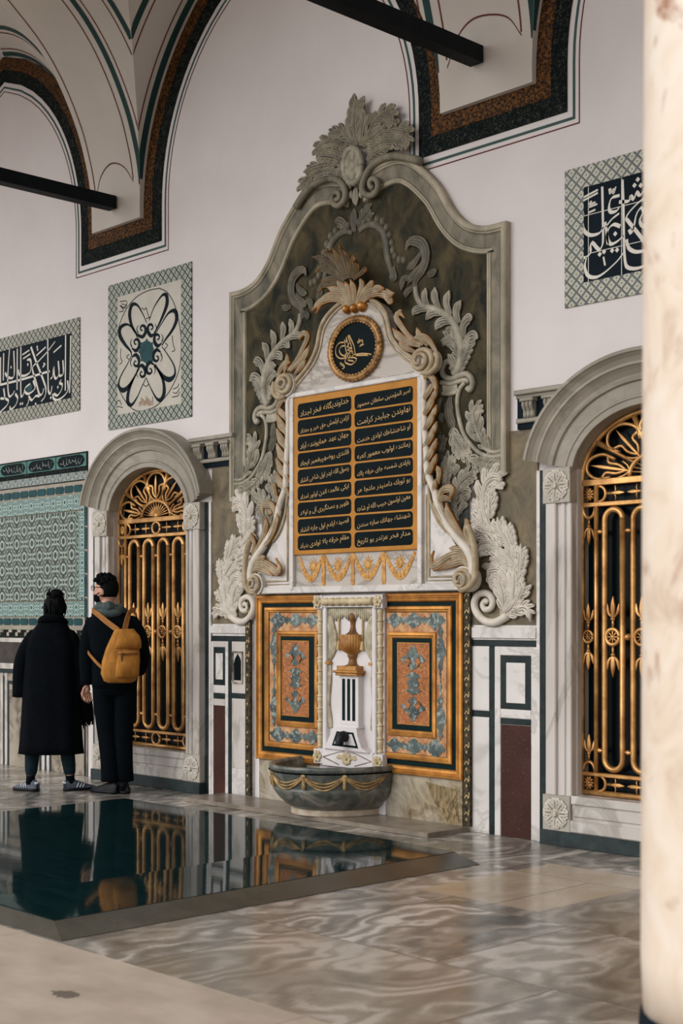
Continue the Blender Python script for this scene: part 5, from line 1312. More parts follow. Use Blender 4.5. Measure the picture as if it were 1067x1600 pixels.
# ------------------------------------------------------------------ gilded and painted panels either side of the basin
MC = -.090                                                     # axis of the lower part of the fountain
LAY = [0]
def cloudy(mb, cx, cz, rx, rz, d, seed, n=26):
    rr = random.Random(seed); P = []; LAY[0] = (LAY[0] + 1) % 9; d += LAY[0] * .00035; rx *= 1.12; rz *= 1.12
    for k in range(n):
        a = 2 * math.pi * k / n; q = 1 + .16 * math.cos(4 * a) + .10 * math.cos(8 * a + 1) + rr.uniform(-.05, .05)
        P.append((cx + rx * q * math.cos(a), cz + rz * q * math.sin(a)))
    mb.prism(P, d - .003, d + .0022)
def gpanel(s, label):
    t = thing('painted_panel', label, 'panel', (MC + s * .70, -.05, .33), 'gilded painted panels')
    X = lambda a: MC + s * a * 1.012                                    # distance from the axis
    def bx(mb, a, b, d0, d1, z0, z1, bev=0):
        xa, xb = sorted((X(a), X(b))); return mb.box(xa, xb, d0, d1, z0, z1, bev)
    def U(name, mat, a_out, z0, z1, w, prof):
        """three-sided moulding, open towards the niche"""
        P = [(X(.34), z1), (X(a_out), z1), (X(a_out), z0), (X(.34), z0)]
        k = 1 if s < 0 else -1
        MB().sweep(P, [(o * k, d) for o, d in prof]).build(name, mat, t)
    mb = MB(); bx(mb, .34, 1.04, .0005, .040, .34, 1.59); mb.build('green_ground', 'green_paint', t)
    g = [(0, .001), (0, .052), (.006, .060), (.022, .062), (.028, .053), (.034, .053), (.040, .058), (.056, .056), (.064, .048), (.066, .03)]
    U('outer_moulding', 'gilt', 1.048, .335, 1.598, .066, g)
    g2 = [(0, .03), (0, .048), (.005, .056), (.022, .058), (.030, .052), (.036, .052), (.044, .047), (.046, .03)]
    U('second_moulding', 'gilt', .950, .435, 1.505, .046, g2)
    mb = MB(); bx(mb, .34, .898, .035, .044, .482, 1.460); band = mb.build('painted_band', 'salmon', t)
    mb = MB()
    q = .845
    for z, rx, rz in ((1.20, .036, .10), (.74, .036, .095), (1.09, .018, .03), (.955, .012, .03), (.86, .020, .03), (.63, .016, .03), (1.33, .02, .03)): cloudy(mb, X(q), z, rx, rz, .044, int(z * 99))
    mb.prism([(X(q) - .012, 1.05), (X(q), 1.0), (X(q) + .012, 1.05)], .042, .0462); mb.prism([(X(q) - .012, .90), (X(q) + .012, .90), (X(q), .95)], .042, .0462)
    for z in (1.405, .535):
        cloudy(mb, X(.80), z, .070, .050, .044, int(z * 77)); cloudy(mb, X(.60), z, .075, .042, .044, int(z * 31)); cloudy(mb, X(.70), z, .022, .022, .044, 5); cloudy(mb, X(.50), z, .022, .022, .044, 6); cloudy(mb, X(.42), z, .060, .040, .044, 8)
    mb.build('inlay', 'inlay_stone', band)
    xa, xb = sorted((X(.355), X(.812))); z0, z1 = .600, 1.325
    P = [(xa, z0), (xa, z1), (xb, z1), (xb, z0)]
    MB().sweep(P, [(-o, d) for o, d in g2], closed=True).build('inner_moulding', 'gilt', t)
    mb = MB(); bx(mb, .40, .768, .04, .0465, .64, 1.285); mb.build('green_field', 'green_paint', t)
    mb = MB(); bx(mb, .452, .748, .04, .0485, .685, 1.25); ar = mb.build('arabesque_panel', 'arabesque', t)
    mb = MB(); xm = X(.60)
    for z, rx, rz in ((1.135, .085, .055), (1.195, .030, .030), (.805, .085, .055), (.745, .030, .030), (.97, .040, .060), (1.02, .055, .022), (.92, .055, .022)): cloudy(mb, xm, z, rx, rz, .0485, int(z * 55) + (s > 0), 34)
    mb.build('inlay', 'inlay_stone', ar)
    mb = MB()
    for z in (1.12, .82):
        for v in (-1, 1):
            cloudy(mb, xm + v * .045, z, .020, .024, .0545, 3)
    mb.build('cutouts', 'arabesque', ar)
    mb = MB(); mb.frame(*sorted((X(.450), X(.750))), .683, 1.252, .006, .006, .04, .0515); mb.build('gilt_line', 'gilt', ar)
    mb = MB(); bx(mb, .34, 1.03, .0005, .035, .0, .334); sl = mb.build('base_slab', 'stained_slab')
    tag(sl, ('stained marble slab under the gilded panel, left of the stone basin', 'stained marble slab with brown mottled patch under the gilded panel right of the basin')[s > 0], 'marble slab', 'marble slabs under the gilded panels')
    if s > 0:
        mb = MB(); mb.prism([(.62, .30), (.90, .27), (.93, .05), (.84, .03), (.70, .17)], .03, .0365); mb.build('brown_patch', 'brown_breccia', sl)
gpanel(-1, 'gilt-framed panel of salmon and green inlay left of the white urn niche')
gpanel(1, 'gilt-framed panel of salmon and green inlay right of the white urn niche')

# ------------------------------------------------------------------ white niche with the urn and the spout
nt = thing('fountain_niche', 'white marble niche with gilt urn, fluted pillar and dark spout', 'niche', (MC, -.05, .34))
mb = MB(); mb.box(MC - .338, MC + .338, .0005, .05, .036, 1.595); mb.build('back_slab', 'niche_white', nt)
for s in (-1, 1):
    x = MC + s * .31
    mb = MB(); mb.box(x - .030, x + .030, .05, .062, .46, 1.50); 
    xx = sorted((MC + s * .275, MC + s * .235)); mb.box(xx[0], xx[1], .05, .085, .46, 1.50, .006); mb.build('jamb', 'niche_white', nt)
    mb = MB(); pr = []; z = .47; n = 11; h = (1.485 - .47) / n
    for k in range(n):
        b = z + k * h; pr += [(.016, b + .002), (.026, b + .006), (.027, b + .013), (.019, b + .018), (.017, b + .03), (.022, b + h * .7), (.024, b + h * .96)]
    mb.lathe(pr, (x, .070), 12); mb.build('bamboo_column', 'bamboo_gilt', nt)
    for z0, z1 in ((1.490, 1.588), (.355, .462)):
        mb = MB(); mb.box(x - .046, x + .046, .05, .098, z0, z1, .004); rb_ = mb.build('corner_block', 'niche_white', nt)
        mb = MB(); rosette(mb, x, (z0 + z1) / 2, .044, .097, 6, .018); mb.build('rosette', 'bamboo_gilt', rb_)
mb = MB(); mb.box(MC - .27, MC + .27, .05, .09, 1.50, 1.585); mb.build('lintel', 'niche_white', nt)
mb = MB(); P = [(MC - .26 + .52 * k / 30, -.098, 1.540) for k in range(31)]; mb.tube(P, [.030 if k % 4 else .020 for k in range(31)], 10); mb.build('twisted_roll', 'bamboo_gilt', nt)
n4 = crop(490, 910, 8.208, .07); n5 = crop(490, 1060, 8.208, .07)
mb = MB()                                                      # swag of cloth under the lintel
for k in range(22):
    x = MC - .22 + .44 * k / 21; dz = .035 * abs(math.sin(3 * math.pi * k / 21)) 
    mb.leaf([(x, 1.50), (x + .002, 1.47), (x, 1.43 - dz)], .013, .055, .016, 7)
mb.build('cloth_swag', 'swag_grey', nt)
for s in (-1, 1):
    P = [(MC + s * .21, 1.44), (MC + s * .205, 1.38), (MC + s * .18, 1.28), (MC + s * .185, 1.20), (MC + s * .22, 1.10)]
    mb = MB().leaf(P, .040, .055, .022, 18); mb.leaf([(p[0] + s * .025, p[1]) for p in P], .026, .055, .018, 18); cu = mb.build('curtain', 'swag_grey', nt)
    mb = MB(); mb.box(MC + s * .225 - .025, MC + s * .225 + .025, .055, .085, 1.085, 1.105, .004); mb.build('tieback', 'gilt', cu)
    mb = MB().leaf([(MC + s * .225, 1.085), (MC + s * .232, .9), (MC + s * .23, .75), (MC + s * .22, .62)], .024, .055, .02, 14, 0, 0, lambda t: .8 + .3 * math.sin(t * 9)); mb.build('curtain_fall', 'swag_grey', nt)
    xt = MC + s * .122 + .0
    mb = MB().tube([(xt, -.062, 1.42), (xt, -.062, 1.245)], .0075, 6); mb.lathe([(.006, 1.255), (.012, 1.245), (.012, 1.235), (.020, 1.195), (.018, 1.19)], (xt, .064), 10); mb.build('tassel', 'tassel_gilt', nt)
xu = MC + .018
mb = MB(); mb.lathe([(.0, 1.475), (.008, 1.468), (.028, 1.445), (.032, 1.425), (.028, 1.40), (.022, 1.392), (.020, 1.36), (.030, 1.325), (.055, 1.305), (.068, 1.30)], (xu, .052), 20, R(0), R(180)); mb.build('urn_lid', 'urn_brown', nt)
mb = MB(); mb.lathe([(.095, 1.303), (.098, 1.29), (.094, 1.262), (.098, 1.25), (.096, 1.22), (.078, 1.185), (.045, 1.165), (.036, 1.155)], (xu, .052), 48, R(0), R(180), 1, 1, 30, .035); ub = mb.build('urn_body', 'urn_gilt', nt)
mb = MB(); mb.lathe([(.040, 1.158), (.045, 1.148), (.036, 1.138), (.032, 1.12), (.040, 1.09), (.075, 1.075)], (xu, .052), 20, R(0), R(180)); mb.build('urn_foot', 'urn_brown', nt)
mb = MB(); mb.box(xu - .100, xu + .100, .05, .125, 1.045, 1.078, .004); mb.box(xu - .125, xu + .125, .05, .14, 1.028, 1.045, .005); mb.box(xu - .112, xu + .112, .05, .13, 1.008, 1.028, .006); mb.build('capital', 'urn_gilt', nt)
mb = MB(); mb.box(xu - .098, xu + .098, .05, .098, .66, 1.008, .002); pil = mb.build('pillar', 'niche_white', nt)
for k in (-1, 0, 1):
    mb = MB(); mb.box(xu + k * .052 - .015, xu + k * .052 + .015, .09, .0995, .685, .985); mb.build('dark_flute', 'green_paint', pil)
mb = MB(); mb.box(xu - .11, xu + .11, .05, .11, .635, .66, .005)
mb.prism([(MC - .235, .475), (MC - .20, .50), (MC - .15, .58), (xu - .10, .640), (xu + .10, .640), (MC + .13, .58), (MC + .17, .50), (MC + .235, .470)], .05, .12); mb.build('flared_foot', 'niche_white', nt)
mb = MB(); mb.prism([(xu - .15, .50), (xu - .10, .605), (xu + .07, .605), (xu + .12, .495)], .11, .123); fr_ = mb.build('dark_inset', 'green_paint', nt)
mb = MB(); mb.prism([(xu - .125, .515), (xu - .085, .592), (xu + .058, .592), (xu + .098, .512)], .11, .1245); mb.build('white_inset', 'niche_white', nt)
mb = MB(); mb.tube(cr([(xu - .005, -.115, .568), (xu - .005, -.150, .575), (xu - .005, -.180, .555), (xu - .005, -.188, .508)], 12), [.036, .036, .038, .040, .040, .038, .036, .034, .033, .032, .031, .030], 12); mb.build('spout', 'spout_black', nt)
mb = MB(); mb.box(MC - .262, MC + .262, .05, .10, .345, .470, .004); bp = mb.build('lower_slab', 'niche_white', nt)
mb = MB()
for s in (-1, 1):
    mb.tube(on([(MC + s * .25, .408), (MC + s * .08, .455), (MC + s * .02, .462)], .1), .004, 5); mb.tube(on([(MC + s * .25, .408), (MC + s * .08, .362)], .1), .004, 5)
mb.build('lozenge_line', 'marble_dirty', bp)
mb = MB(); rosette(mb, MC, .412, .048, .10, 8, .016)
for s in (-1, 1): mb.leaf([(MC + s * .04, .412), (MC + s * .075, .42), (MC + s * .105, .412)], .018, .1, .012, 8)
mb.build('flower', 'bamboo_gilt', bp)

# ------------------------------------------------------------------ the basin
BX, BA, BB = MC - .065, .475, .60
ba = thing('fountain_basin', 'grey stone fountain basin with gilded garlands on a pale foot', 'basin', (BX, -.05, .03))
def bl(prof, name, mat, d=.05, seg=48): 
    mb = MB().lathe([(r * BA / .515, z) for r, z in prof], (BX, d), seg, R(0), R(180), 1, BB / BA); return mb.build(name, mat, ba)
bl([(.36, .075), (.40, .10), (.45, .15), (.485, .20), (.495, .225), (.49, .232), (.495, .24), (.508, .335), (.512, .352), (.520, .362), (.522, .385), (.512, .392), (.49, .388), (.478, .37), (.46, .28), (.38, .20), (.2, .17), (.0, .165)], 'bowl', 'basin_stone')
bl([(.5135, .340), (.5205, .345), (.523, .352)], 'rim_line', 'ink')
bl([(.37, .036), (.37, .075), (.30, .085), (.0, .085)], 'foot', 'step_pale')
bl([(.0, .30), (.462, .30)], 'water', 'basin_water')
A = [R(a) for a in (6, 38, 70, 110, 150, 174)]
def bs(a, z, k=1.): 
    r = (.495 + (.508 - .495) * (z - .24) / .095) * k * BA / .515
    return (BX + math.cos(a) * r, -.05 - math.sin(a) * r * BB / BA, z)
for a, b in zip(A, A[1:]):
    mb = MB()
    for j, (sag, r) in enumerate(((.050, .0065), (.066, .0075), (.082, .0065))):
        mb.tube([bs(a + (b - a) * i / 18, .328 - .006 * j - sag * math.sin(math.pi * i / 18), 1.012) for i in range(19)], r, 6)
    mb.build('garland', 'gilt_dull', ba)
for a in A[1:-1]:
    mb = MB().tube([bs(a, .335 - .012 * i, 1.012) for i in range(9)], [.011 if i % 2 else .015 for i in range(9)], 6)
    mb.build('tassel', 'gilt_dull', ba)
    p = bs(a, .332, 1.014); mb = MB(); mb.dome(p[0], p[2], -p[1], .022, .014, .014, 8, 2); mb.build('rosette', 'gilt_dull', ba)

# low step the basin stands on, and the glazed cover sunk into the floor in front of it
mb = MB(); mb.box(-1.55, 1.02, .046, .45, .0, .034, .004)
tag(mb.build('stone_step', 'step_stone'), 'low grey stone step along the foot of the fountain', 'step')
mb = MB(); mb.box(.36, 1.0, .046, .10, .034, .075, .004); mb.box(-1.2, -.62, .046, .085, .034, .06, .004)
gc = thing('glass_cover', 'low dark glass floor cover with sloping stone edge, reflecting the fountain', 'glass cover', (.1, -2.3, 0))
GX0, GXJ, GX1, GY0, GY1, GZ = -1.62, 1.06, 1.70, .95, 3.68, .062
def slab4(mb, P, z): 
    """P corners (x, distance from the wall, top height)"""
    n = len(P); vs = [(x, -d, z) for x, d, t in P] + [(x, -d, t) for x, d, t in P]
    a = sum(p[0] * -q[1] - q[0] * -p[1] for p, q in zip(P, P[1:] + P[:1]))
    fs = [tuple(range(n)), tuple(range(n, 2 * n))[::-1]] + [(i, n + i, n + (i + 1) % n, (i + 1) % n) for i in range(n)]
    return mb.add(vs, fs if a < 0 else [f[::-1] for f in fs])
mb = MB(); slab4(mb, [(GX0, GY0, GZ), (GXJ - .004, GY0, GZ), (GXJ - .004, GY1, GZ), (GX0, GY1, GZ)], .001); mb.build('glass_pane', 'pool_glass', gc)
mb = MB(); slab4(mb, [(GXJ, GY0, GZ + .002), (GX1, GY0, GZ - .010), (GX1, GY1, GZ - .010), (GXJ, GY1, GZ + .002)], .001); mb.build('glass_pane', 'pool_glass', gc)
mb = MB(); slab4(mb, [(GX1, GY0, GZ - .012), (GX1 + .19, GY0, .003), (GX1 + .19, GY1 + .08, .003), (GX1, GY1, GZ - .012)], .001); mb.build('sloping_edge', 'ramp_stone', gc)
mb = MB(); slab4(mb, [(GX0, GY1, GZ - .006), (GX1, GY1, GZ - .012), (GX1 + .19, GY1 + .08, .003), (GX0, GY1 + .08, .003)], .001); mb.build('sloping_edge', 'ramp_stone', gc)

# ------------------------------------------------------------------ the two visitors
def skinned(name, J, Ed, mat, parent, sub=2, root=0):
    """one continuous surface grown round a skeleton: J = {joint: (point, radius)}, Ed = pairs of joints"""
    ks = list(J); me = bpy.data.meshes.new(name); ix = {k: i for i, k in enumerate(ks)}
    me.from_pydata([J[k][0] for k in ks], [(ix[a], ix[b]) for a, b in Ed], [])
    o = bpy.data.objects.new(name, me); COL.objects.link(o)
    sk = o.modifiers.new('skin', 'SKIN'); sk.use_smooth_shade = True; sk.branch_smoothing = .6
    ss = o.modifiers.new('sub', 'SUBSURF'); ss.levels = sub; ss.render_levels = sub
    if not me.skin_vertices: 
        me.attributes.new('skin', 'FLOAT', 'POINT')
    for i, k in enumerate(ks):
        r = J[k][1]; r = r if isinstance(r, tuple) else (r, r)
        me.skin_vertices[0].data[i].radius = r; me.skin_vertices[0].data[i].use_root = (i == root)
    dg = bpy.context.evaluated_depsgraph_get(); dg.update()
    m2 = bpy.data.meshes.new_from_object(o.evaluated_get(dg)); bpy.data.objects.remove(o)
    m2.materials.clear(); m2.materials.append(M[mat])
    for p in m2.polygons: p.use_smooth = True
    q = bpy.data.objects.new(name, m2); COL.objects.link(q); q.parent = parent
    return q
def part(mb, name, mat, parent):
    me = bpy.data.meshes.new(name); me.from_pydata(mb.v, [], mb.f); me.polygons.foreach_set('use_smooth', mb.sm)
    if any(mb.e): 
        at = me.attributes.new('edge', 'FLOAT', 'POINT'); at.data.foreach_set('value', mb.e)
    me.materials.append(M[mat]); o = bpy.data.objects.new(name, me); COL.objects.link(o); o.parent = parent
    return o
def loft(rings, seg=40, fold=0, fd=.0, cap=True, seed=1):
    """rings: (x, y, z, rx, ry)"""
    rr = random.Random(seed); ph = [rr.uniform(0, 6.28) for _ in range(4)]
    mb = MB(); vs = []; n = len(rings)
    for i, (cx, cy, z, rx, ry) in enumerate(rings):
        t = 1 - i / (n - 1)
        for j in range(seg):
            a = 2 * math.pi * j / seg
            k = 1 + (fd * t * (math.cos(fold * a + ph[0]) * .6 + math.cos((fold - 2) * a + ph[1]) * .5) if fold else 0)
            sq = 1 / (abs(math.cos(a)) ** 2.6 + abs(math.sin(a)) ** 2.6) ** (1 / 2.6)
            vs.append((cx + rx * sq * math.cos(a) * k, cy + ry * sq * math.sin(a) * k, z))
    fs = [(i * seg + j, i * seg + (j + 1) % seg, (i + 1) * seg + (j + 1) % seg, (i + 1) * seg + j) for i in range(n - 1) for j in range(seg)]
    if cap: fs += [tuple(range(seg))[::-1], tuple((n - 1) * seg + j for j in range(seg))]
    return mb.add(vs, fs, True)
def blob(pts, seg=20, rings=12):
    """deformed ball: centre, radii, and a function shaping it"""
    (cx, cy, cz), (rx, ry, rz), fn = pts
    vs = []; fs = []
    for i in range(rings + 1):
        b = -math.pi / 2 + math.pi * i / rings
        for j in range(seg):
            a = 2 * math.pi * j / seg
            x, y, z = math.cos(b) * math.cos(a), math.cos(b) * math.sin(a), math.sin(b)
            if fn: x, y, z = fn(x, y, z)
            vs.append((cx + rx * x, cy + ry * y, cz + rz * z))
    for i in range(rings): fs += [(i * seg + j, i * seg + (j + 1) % seg, (i + 1) * seg + (j + 1) % seg, (i + 1) * seg + j) for j in range(seg)]
    return MB().add(vs, fs, True)
def hand(J, Ed, w, pre, wrist, dirv, side, curl):
    """palm and five separate fingers growing from the wrist joint"""
    d = Vector(dirv).normalized(); s = Vector(side).normalized(); n = d.cross(s)
    W0 = Vector(wrist); pm = W0 + d * .055
    J[pre + 'palm'] = (tuple(pm), (.026, .017)); Ed.append((w, pre + 'palm'))
    for i, (off, ln) in enumerate(((-.030, .062), (-.010, .074), (.010, .078), (.030, .070))):
        k = pre + 'f%d' % i
        a = pm + d * .022 + s * off; b = a + d * ln * .5 + n * curl * .3 * ln; c = b + d * ln * .35 + n * curl * ln * .7
        J[k + 'a'] = (tuple(a), .0095); J[k + 'b'] = (tuple(b), .0085); J[k + 'c'] = (tuple(c), .007)
        Ed += [(pre + 'palm', k + 'a'), (k + 'a', k + 'b'), (k + 'b', k + 'c')]
    a = W0 + d * .035 - s * .030; b = a + d * .035 - s * .018 + n * curl * .015; c = b + d * .028 + n * curl * .02
    J[pre + 'ta'] = (tuple(a), .011); J[pre + 'tb'] = (tuple(b), .0095); J[pre + 'tc'] = (tuple(c), .008)
    Ed += [(w, pre + 'ta'), (pre + 'ta', pre + 'tb'), (pre + 'tb', pre + 'tc')]
def rz(p, a):
    c, s = math.cos(R(a)), math.sin(R(a)); return (p[0] * c - p[1] * s, p[0] * s + p[1] * c, p[2])
def head(parent, c, yaw, sc_, hairfn):
    """skull with brow, nose, lips, chin and ears; faces +y before the yaw"""
    cx, cy, cz = c
    def fn(x, y, z):
        y2 = y
        if z < 0: x *= 1 - .25 * z * z; y2 *= 1 - .12 * z * z
        if y > .3:
            y2 -= .10 * max(0, 1 - abs(z - .12) / .14) * max(0, 1 - abs(abs(x) - .36) / .3)            # eye sockets
            y2 += .30 * max(0, 1 - abs(x) / .17) * max(0, 1 - abs(z + .16) / .26)                      # nose
            y2 += .08 * max(0, 1 - abs(x) / .3) * max(0, 1 - abs(z + .50) / .07) + .07 * max(0, 1 - abs(x) / .26) * max(0, 1 - abs(z + .61) / .06)  # lips
            y2 += .12 * max(0, 1 - abs(x) / .35) * max(0, 1 - abs(z + .86) / .16)                      # chin
        return x, y2, z
    mb = blob(((0, 0, 0), (.075 * sc_, .095 * sc_, .118 * sc_), fn), 40, 30)
    for s in (-1, 1):
        e = blob(((s * .076 * sc_, -.008, -.012), (.012, .022, .034), lambda x, y, z: (x, y + .2 * z, z * (1 if z > 0 else .8))), 12, 8); mb.join(e)
    mb.v = [tuple(Vector(rz(v, yaw)) + Vector(c)) for v in mb.v]
    return mb
def shoe(parent, x, y, yaw, L, mat, sole, stripes=False):
    def tr(mb): mb.v = [tuple(Vector(rz(v, yaw)) + Vector((x, y, 0))) for v in mb.v]; return mb
    outl = [(-.036, -.10), (-.040, -.04), (-.034, .04), (-.044, .11), (-.034, .165), (0, .185), (.036, .165), (.047, .11), (.036, .04), (.040, -.04), (.036, -.10), (0, -.118)]
    k = L / .30
    mb = MB(); n = len(outl); vs = []; 
    O = [(a * k * 1.06, b * k) for a, b in outl]
    vs = [(a, b, 0) for a, b in O] + [(a * 1.03, b * 1.02, .026) for a, b in O]
    mb.add(vs, [tuple(range(n))[::-1], tuple(range(n, 2 * n))] + [(i, (i + 1) % n, n + (i + 1) % n, n + i) for i in range(n)], True)
    s = part(tr(mb), 'shoe', sole, parent)
    up = []; secs = ((-.112, .026, .075), (-.085, .036, .100), (-.04, .038, .102), (0.0, .036, .090), (.05, .037, .070), (.10, .042, .054), (.15, .036, .042), (.178, .016, .030))
    vs = []; m = 12
    for yy, w, h in secs:
        for j in range(m): 
            a = math.pi * j / (m - 1); vs.append((math.cos(a) * w * k * 1.05, yy * k, .022 + (h - .022) * math.sin(a) ** .7))
    mb = MB().add(vs, [(i * m + j, i * m + j + 1, (i + 1) * m + j + 1, (i + 1) * m + j) for i in range(len(secs) - 1) for j in range(m - 1)] + [tuple(range(m)), tuple((len(secs) - 1) * m + j for j in range(m))[::-1]], True)
    u = part(tr(mb), 'upper', mat, s)
    if stripes:
        for sd in (-1, 1):
            for q in range(3):
                y0 = -.005 + q * .026
                mb = MB().tube([(sd * .044 * k, y0 * k, .030), (sd * .041 * k, (y0 + .012) * k, .052), (sd * .030 * k, (y0 + .022) * k, .072 - q * .006)], .0055, 6)
                part(tr(mb), 'stripe', 'shoe_white', s)
        for q in range(4):
            mb = MB().tube([(-.022 * k, (.02 + q * .018) * k, .086 - q * .007), (0, (.022 + q * .018) * k, .091 - q * .007), (.022 * k, (.02 + q * .018) * k, .086 - q * .007)], .0035, 5); part(tr(mb), 'lace', 'shoe_white', s)
        mb = MB().tube([(-.03 * k, -.098 * k, .07), (0, -.116 * k, .075), (.03 * k, -.098 * k, .07)], .010, 6); part(tr(mb), 'heel_tab', 'shoe_white', s)
    return s

# woman in the long black coat
wm = thing('person', 'person in long black coat and grey trainers, hair in a bun, seen from behind', 'person', (-2.825, -.825, 0), 'visitors looking at the window')
wm.rotation_euler = (0, 0, -PSI); wm.scale = (.96, .96, .96)
J = {'hip': ((0, 0, .93), (.13, .10)), 'waist': ((0, 0, 1.08), (.12, .09)), 'chest': ((0, 0, 1.26), (.14, .10)), 'neck0': ((.01, .01, 1.42), .062), 'neck1': ((.015, .02, 1.50), .050), 'skull': ((.02, .03, 1.57), .055)}
Ed = [('hip', 'waist'), ('waist', 'chest'), ('chest', 'neck0'), ('neck0', 'neck1'), ('neck1', 'skull')]
for s, nm, kx, ax_, ay in ((-1, 'l', -.155, -.180, .0), (1, 'r', .125, .150, .03)):
    J[nm + 'thigh'] = ((s * .085, 0, .86), .085); J[nm + 'knee'] = ((kx, .0, .50), .056); J[nm + 'calf'] = ((kx + s * .006, -.01, .36), .053); J[nm + 'ankle'] = ((ax_, ay, .11), .034); J[nm + 'toe'] = ((ax_ + s * .03, ay + .04, .05), .03)
    Ed += [('hip', nm + 'thigh'), (nm + 'thigh', nm + 'knee'), (nm + 'knee', nm + 'calf'), (nm + 'calf', nm + 'ankle'), (nm + 'ankle', nm + 'toe')]
    J[nm + 'sh'] = ((s * .16, 0, 1.36), .055); J[nm + 'el'] = ((s * .235, -.01, 1.08), .042)
    w = (-.225, .06, .86) if s < 0 else (.252, .0, .885)
    J[nm + 'wr'] = (w, .027); Ed += [('chest', nm + 'sh'), (nm + 'sh', nm + 'el'), (nm + 'el', nm + 'wr')]
hand(J, Ed, 'lwr', 'l', (-.225, .06, .86), (.25, .6, -.5), (.2, .5, .6), -.5)
hand(J, Ed, 'rwr', 'r', (.252, .0, .885), (.15, .1, -1), (.1, 1, 0), .6)
skinned('body', J, Ed, 'skin', wm)
part(head(wm, (.022, .035, 1.575), 32, .98, None), 'head', 'skin', wm)
coat = loft([(0, 0, .325, .268, .200), (.0, 0, .40, .262, .196), (0, 0, .6, .248, .188), (0, 0, .85, .236, .180), (0, 0, 1.08, .226, .172), (0, 0, 1.22, .222, .162), (0, .0, 1.31, .196, .145), (.0, .005, 1.38, .156, .122), (.005, .01, 1.44, .118, .102), (.01, .015, 1.49, .090, .088), (.012, .018, 1.525, .078, .080)], 48, 9, .05, True, 4)
for s, P in ((-1, [(-.09, 0, 1.36), (-.15, 0, 1.30), (-.215, -.01, 1.20), (-.252, -.015, 1.08), (-.262, .0, .95), (-.262, .02, .815)]), (1, [(.09, 0, 1.36), (.15, 0, 1.30), (.205, -.005, 1.20), (.235, -.01, 1.08), (.245, 0, .95), (.252, .0, .855)])):
    coat.tube(cr(P, 14), [.045, .066] + [.080 - .008 * math.sin(i / 11 * 3.1) for i in range(12)], 16)
part(coat, 'coat', 'wool_black', wm)
mb = MB(); mb.tube(cr([(-.095, -.02, 1.44), (-.06, -.085, 1.47), (.02, -.095, 1.48), (.09, -.06, 1.47), (.11, .03, 1.44)], 16), .030, 10, .8); part(mb, 'collar', 'wool_black', wm)
for kx, nm, ax_, ay in ((-.155, 'l', -.180, .0), (.125, 'r', .150, .03)):
    s = -1 if kx < 0 else 1
    lg = MB().tube(cr([(s * .09, 0, .85), (kx, 0, .52), (kx + s * .008, -.01, .36), (ax_ - s * .004, ay, .18), (ax_, ay, .135)], 16), [.09, .085, .082, .078, .073, .069, .067, .066, .064, .061, .058, .054, .050, .046, .043, .041], 16); part(lg, 'legging', 'legging', wm)
    sk_ = MB().tube([(ax_, ay, .135), (ax_ + s * .004, ay + .004, .06)], [.038, .040], 12); part(sk_, 'sock', 'cotton_black', wm)
shoe(wm, -.200, .015, 62, .27, 'shoe_grey', 'shoe_black', True); shoe(wm, .200, .05, -66, .29, 'shoe_grey', 'shoe_black', True)
def shell(x, y, z): 
    return (x * 1.06, min(y, .55 - .55 * max(0, -z)) , z * 1.02) if z > -.9 else (x * .8, min(y, .1), z)
hb = blob(((0, 0, .012), (.086, .104, .118), lambda x, y, z: (x, min(y, .35 + .45 * max(0, z)) if z > -.2 else min(y, -.05), z if z > -.75 else -.75)), 36, 24)
hb.v = [tuple(Vector(rz(v, 32)) + Vector((.022, .030, 1.58))) for v in hb.v]
hb.join(blob(((.040, -.010, 1.688), (.058, .056, .042), lambda x, y, z: (x * (1 + .12 * math.sin(z * 9)), y * (1 + .1 * math.cos(x * 11)), z)), 24, 14)); rr = random.Random(2)
for k in range(26):
    a = rr.uniform(0, 6.28); p = Vector((.030 + .055 * math.cos(a), -.0 + .06 * math.sin(a), 1.66 + rr.uniform(-.02, .04)))
    hb.tube(cr([p, p + Vector((rr.uniform(-.03, .03), rr.uniform(-.02, .02), rr.uniform(.0, .03))), p + Vector((rr.uniform(-.04, .04), rr.uniform(-.03, .02), rr.uniform(-.01, .05)))], 7), [.008, .008, .007, .006, .005, .003, .001], 5)
for k in range(20):
    a = rr.uniform(2.6, 6.6); p = Vector((.022 + .082 * math.cos(a), .028 + .088 * math.sin(a), 1.60 + rr.uniform(-.05, .05)))
    hb.tube(cr([p, p + Vector((.006 * math.cos(a), .006 * math.sin(a), -.05)), p + Vector((.0, .0, -.10 - rr.uniform(0, .02)))], 7), [.012, .014, .014, .012, .010, .006, .002], 6)
part(hb, 'hair', 'hair_black', wm)
# fringed dark scarf end hanging between the two
mb = MB(); mb.tube(cr([(.21, .05, 1.02), (.245, .06, .88), (.27, .06, .74), (.265, .06, .60)], 14), [.05 + .03 * i / 13 for i in range(14)], 14, .5)
for k in range(22):
    x = .19 + .15 * k / 21; mb.tube([(x, .06 + rr.uniform(-.02, .02), .62), (x + rr.uniform(-.015, .015), .06, .565), (x + rr.uniform(-.02, .03), .06, .50 + .12 * abs(k / 21 - .2) + rr.uniform(-.02, .02))], [.009, .006, .002], 5)
part(mb, 'scarf_end', 'wool_black', wm)

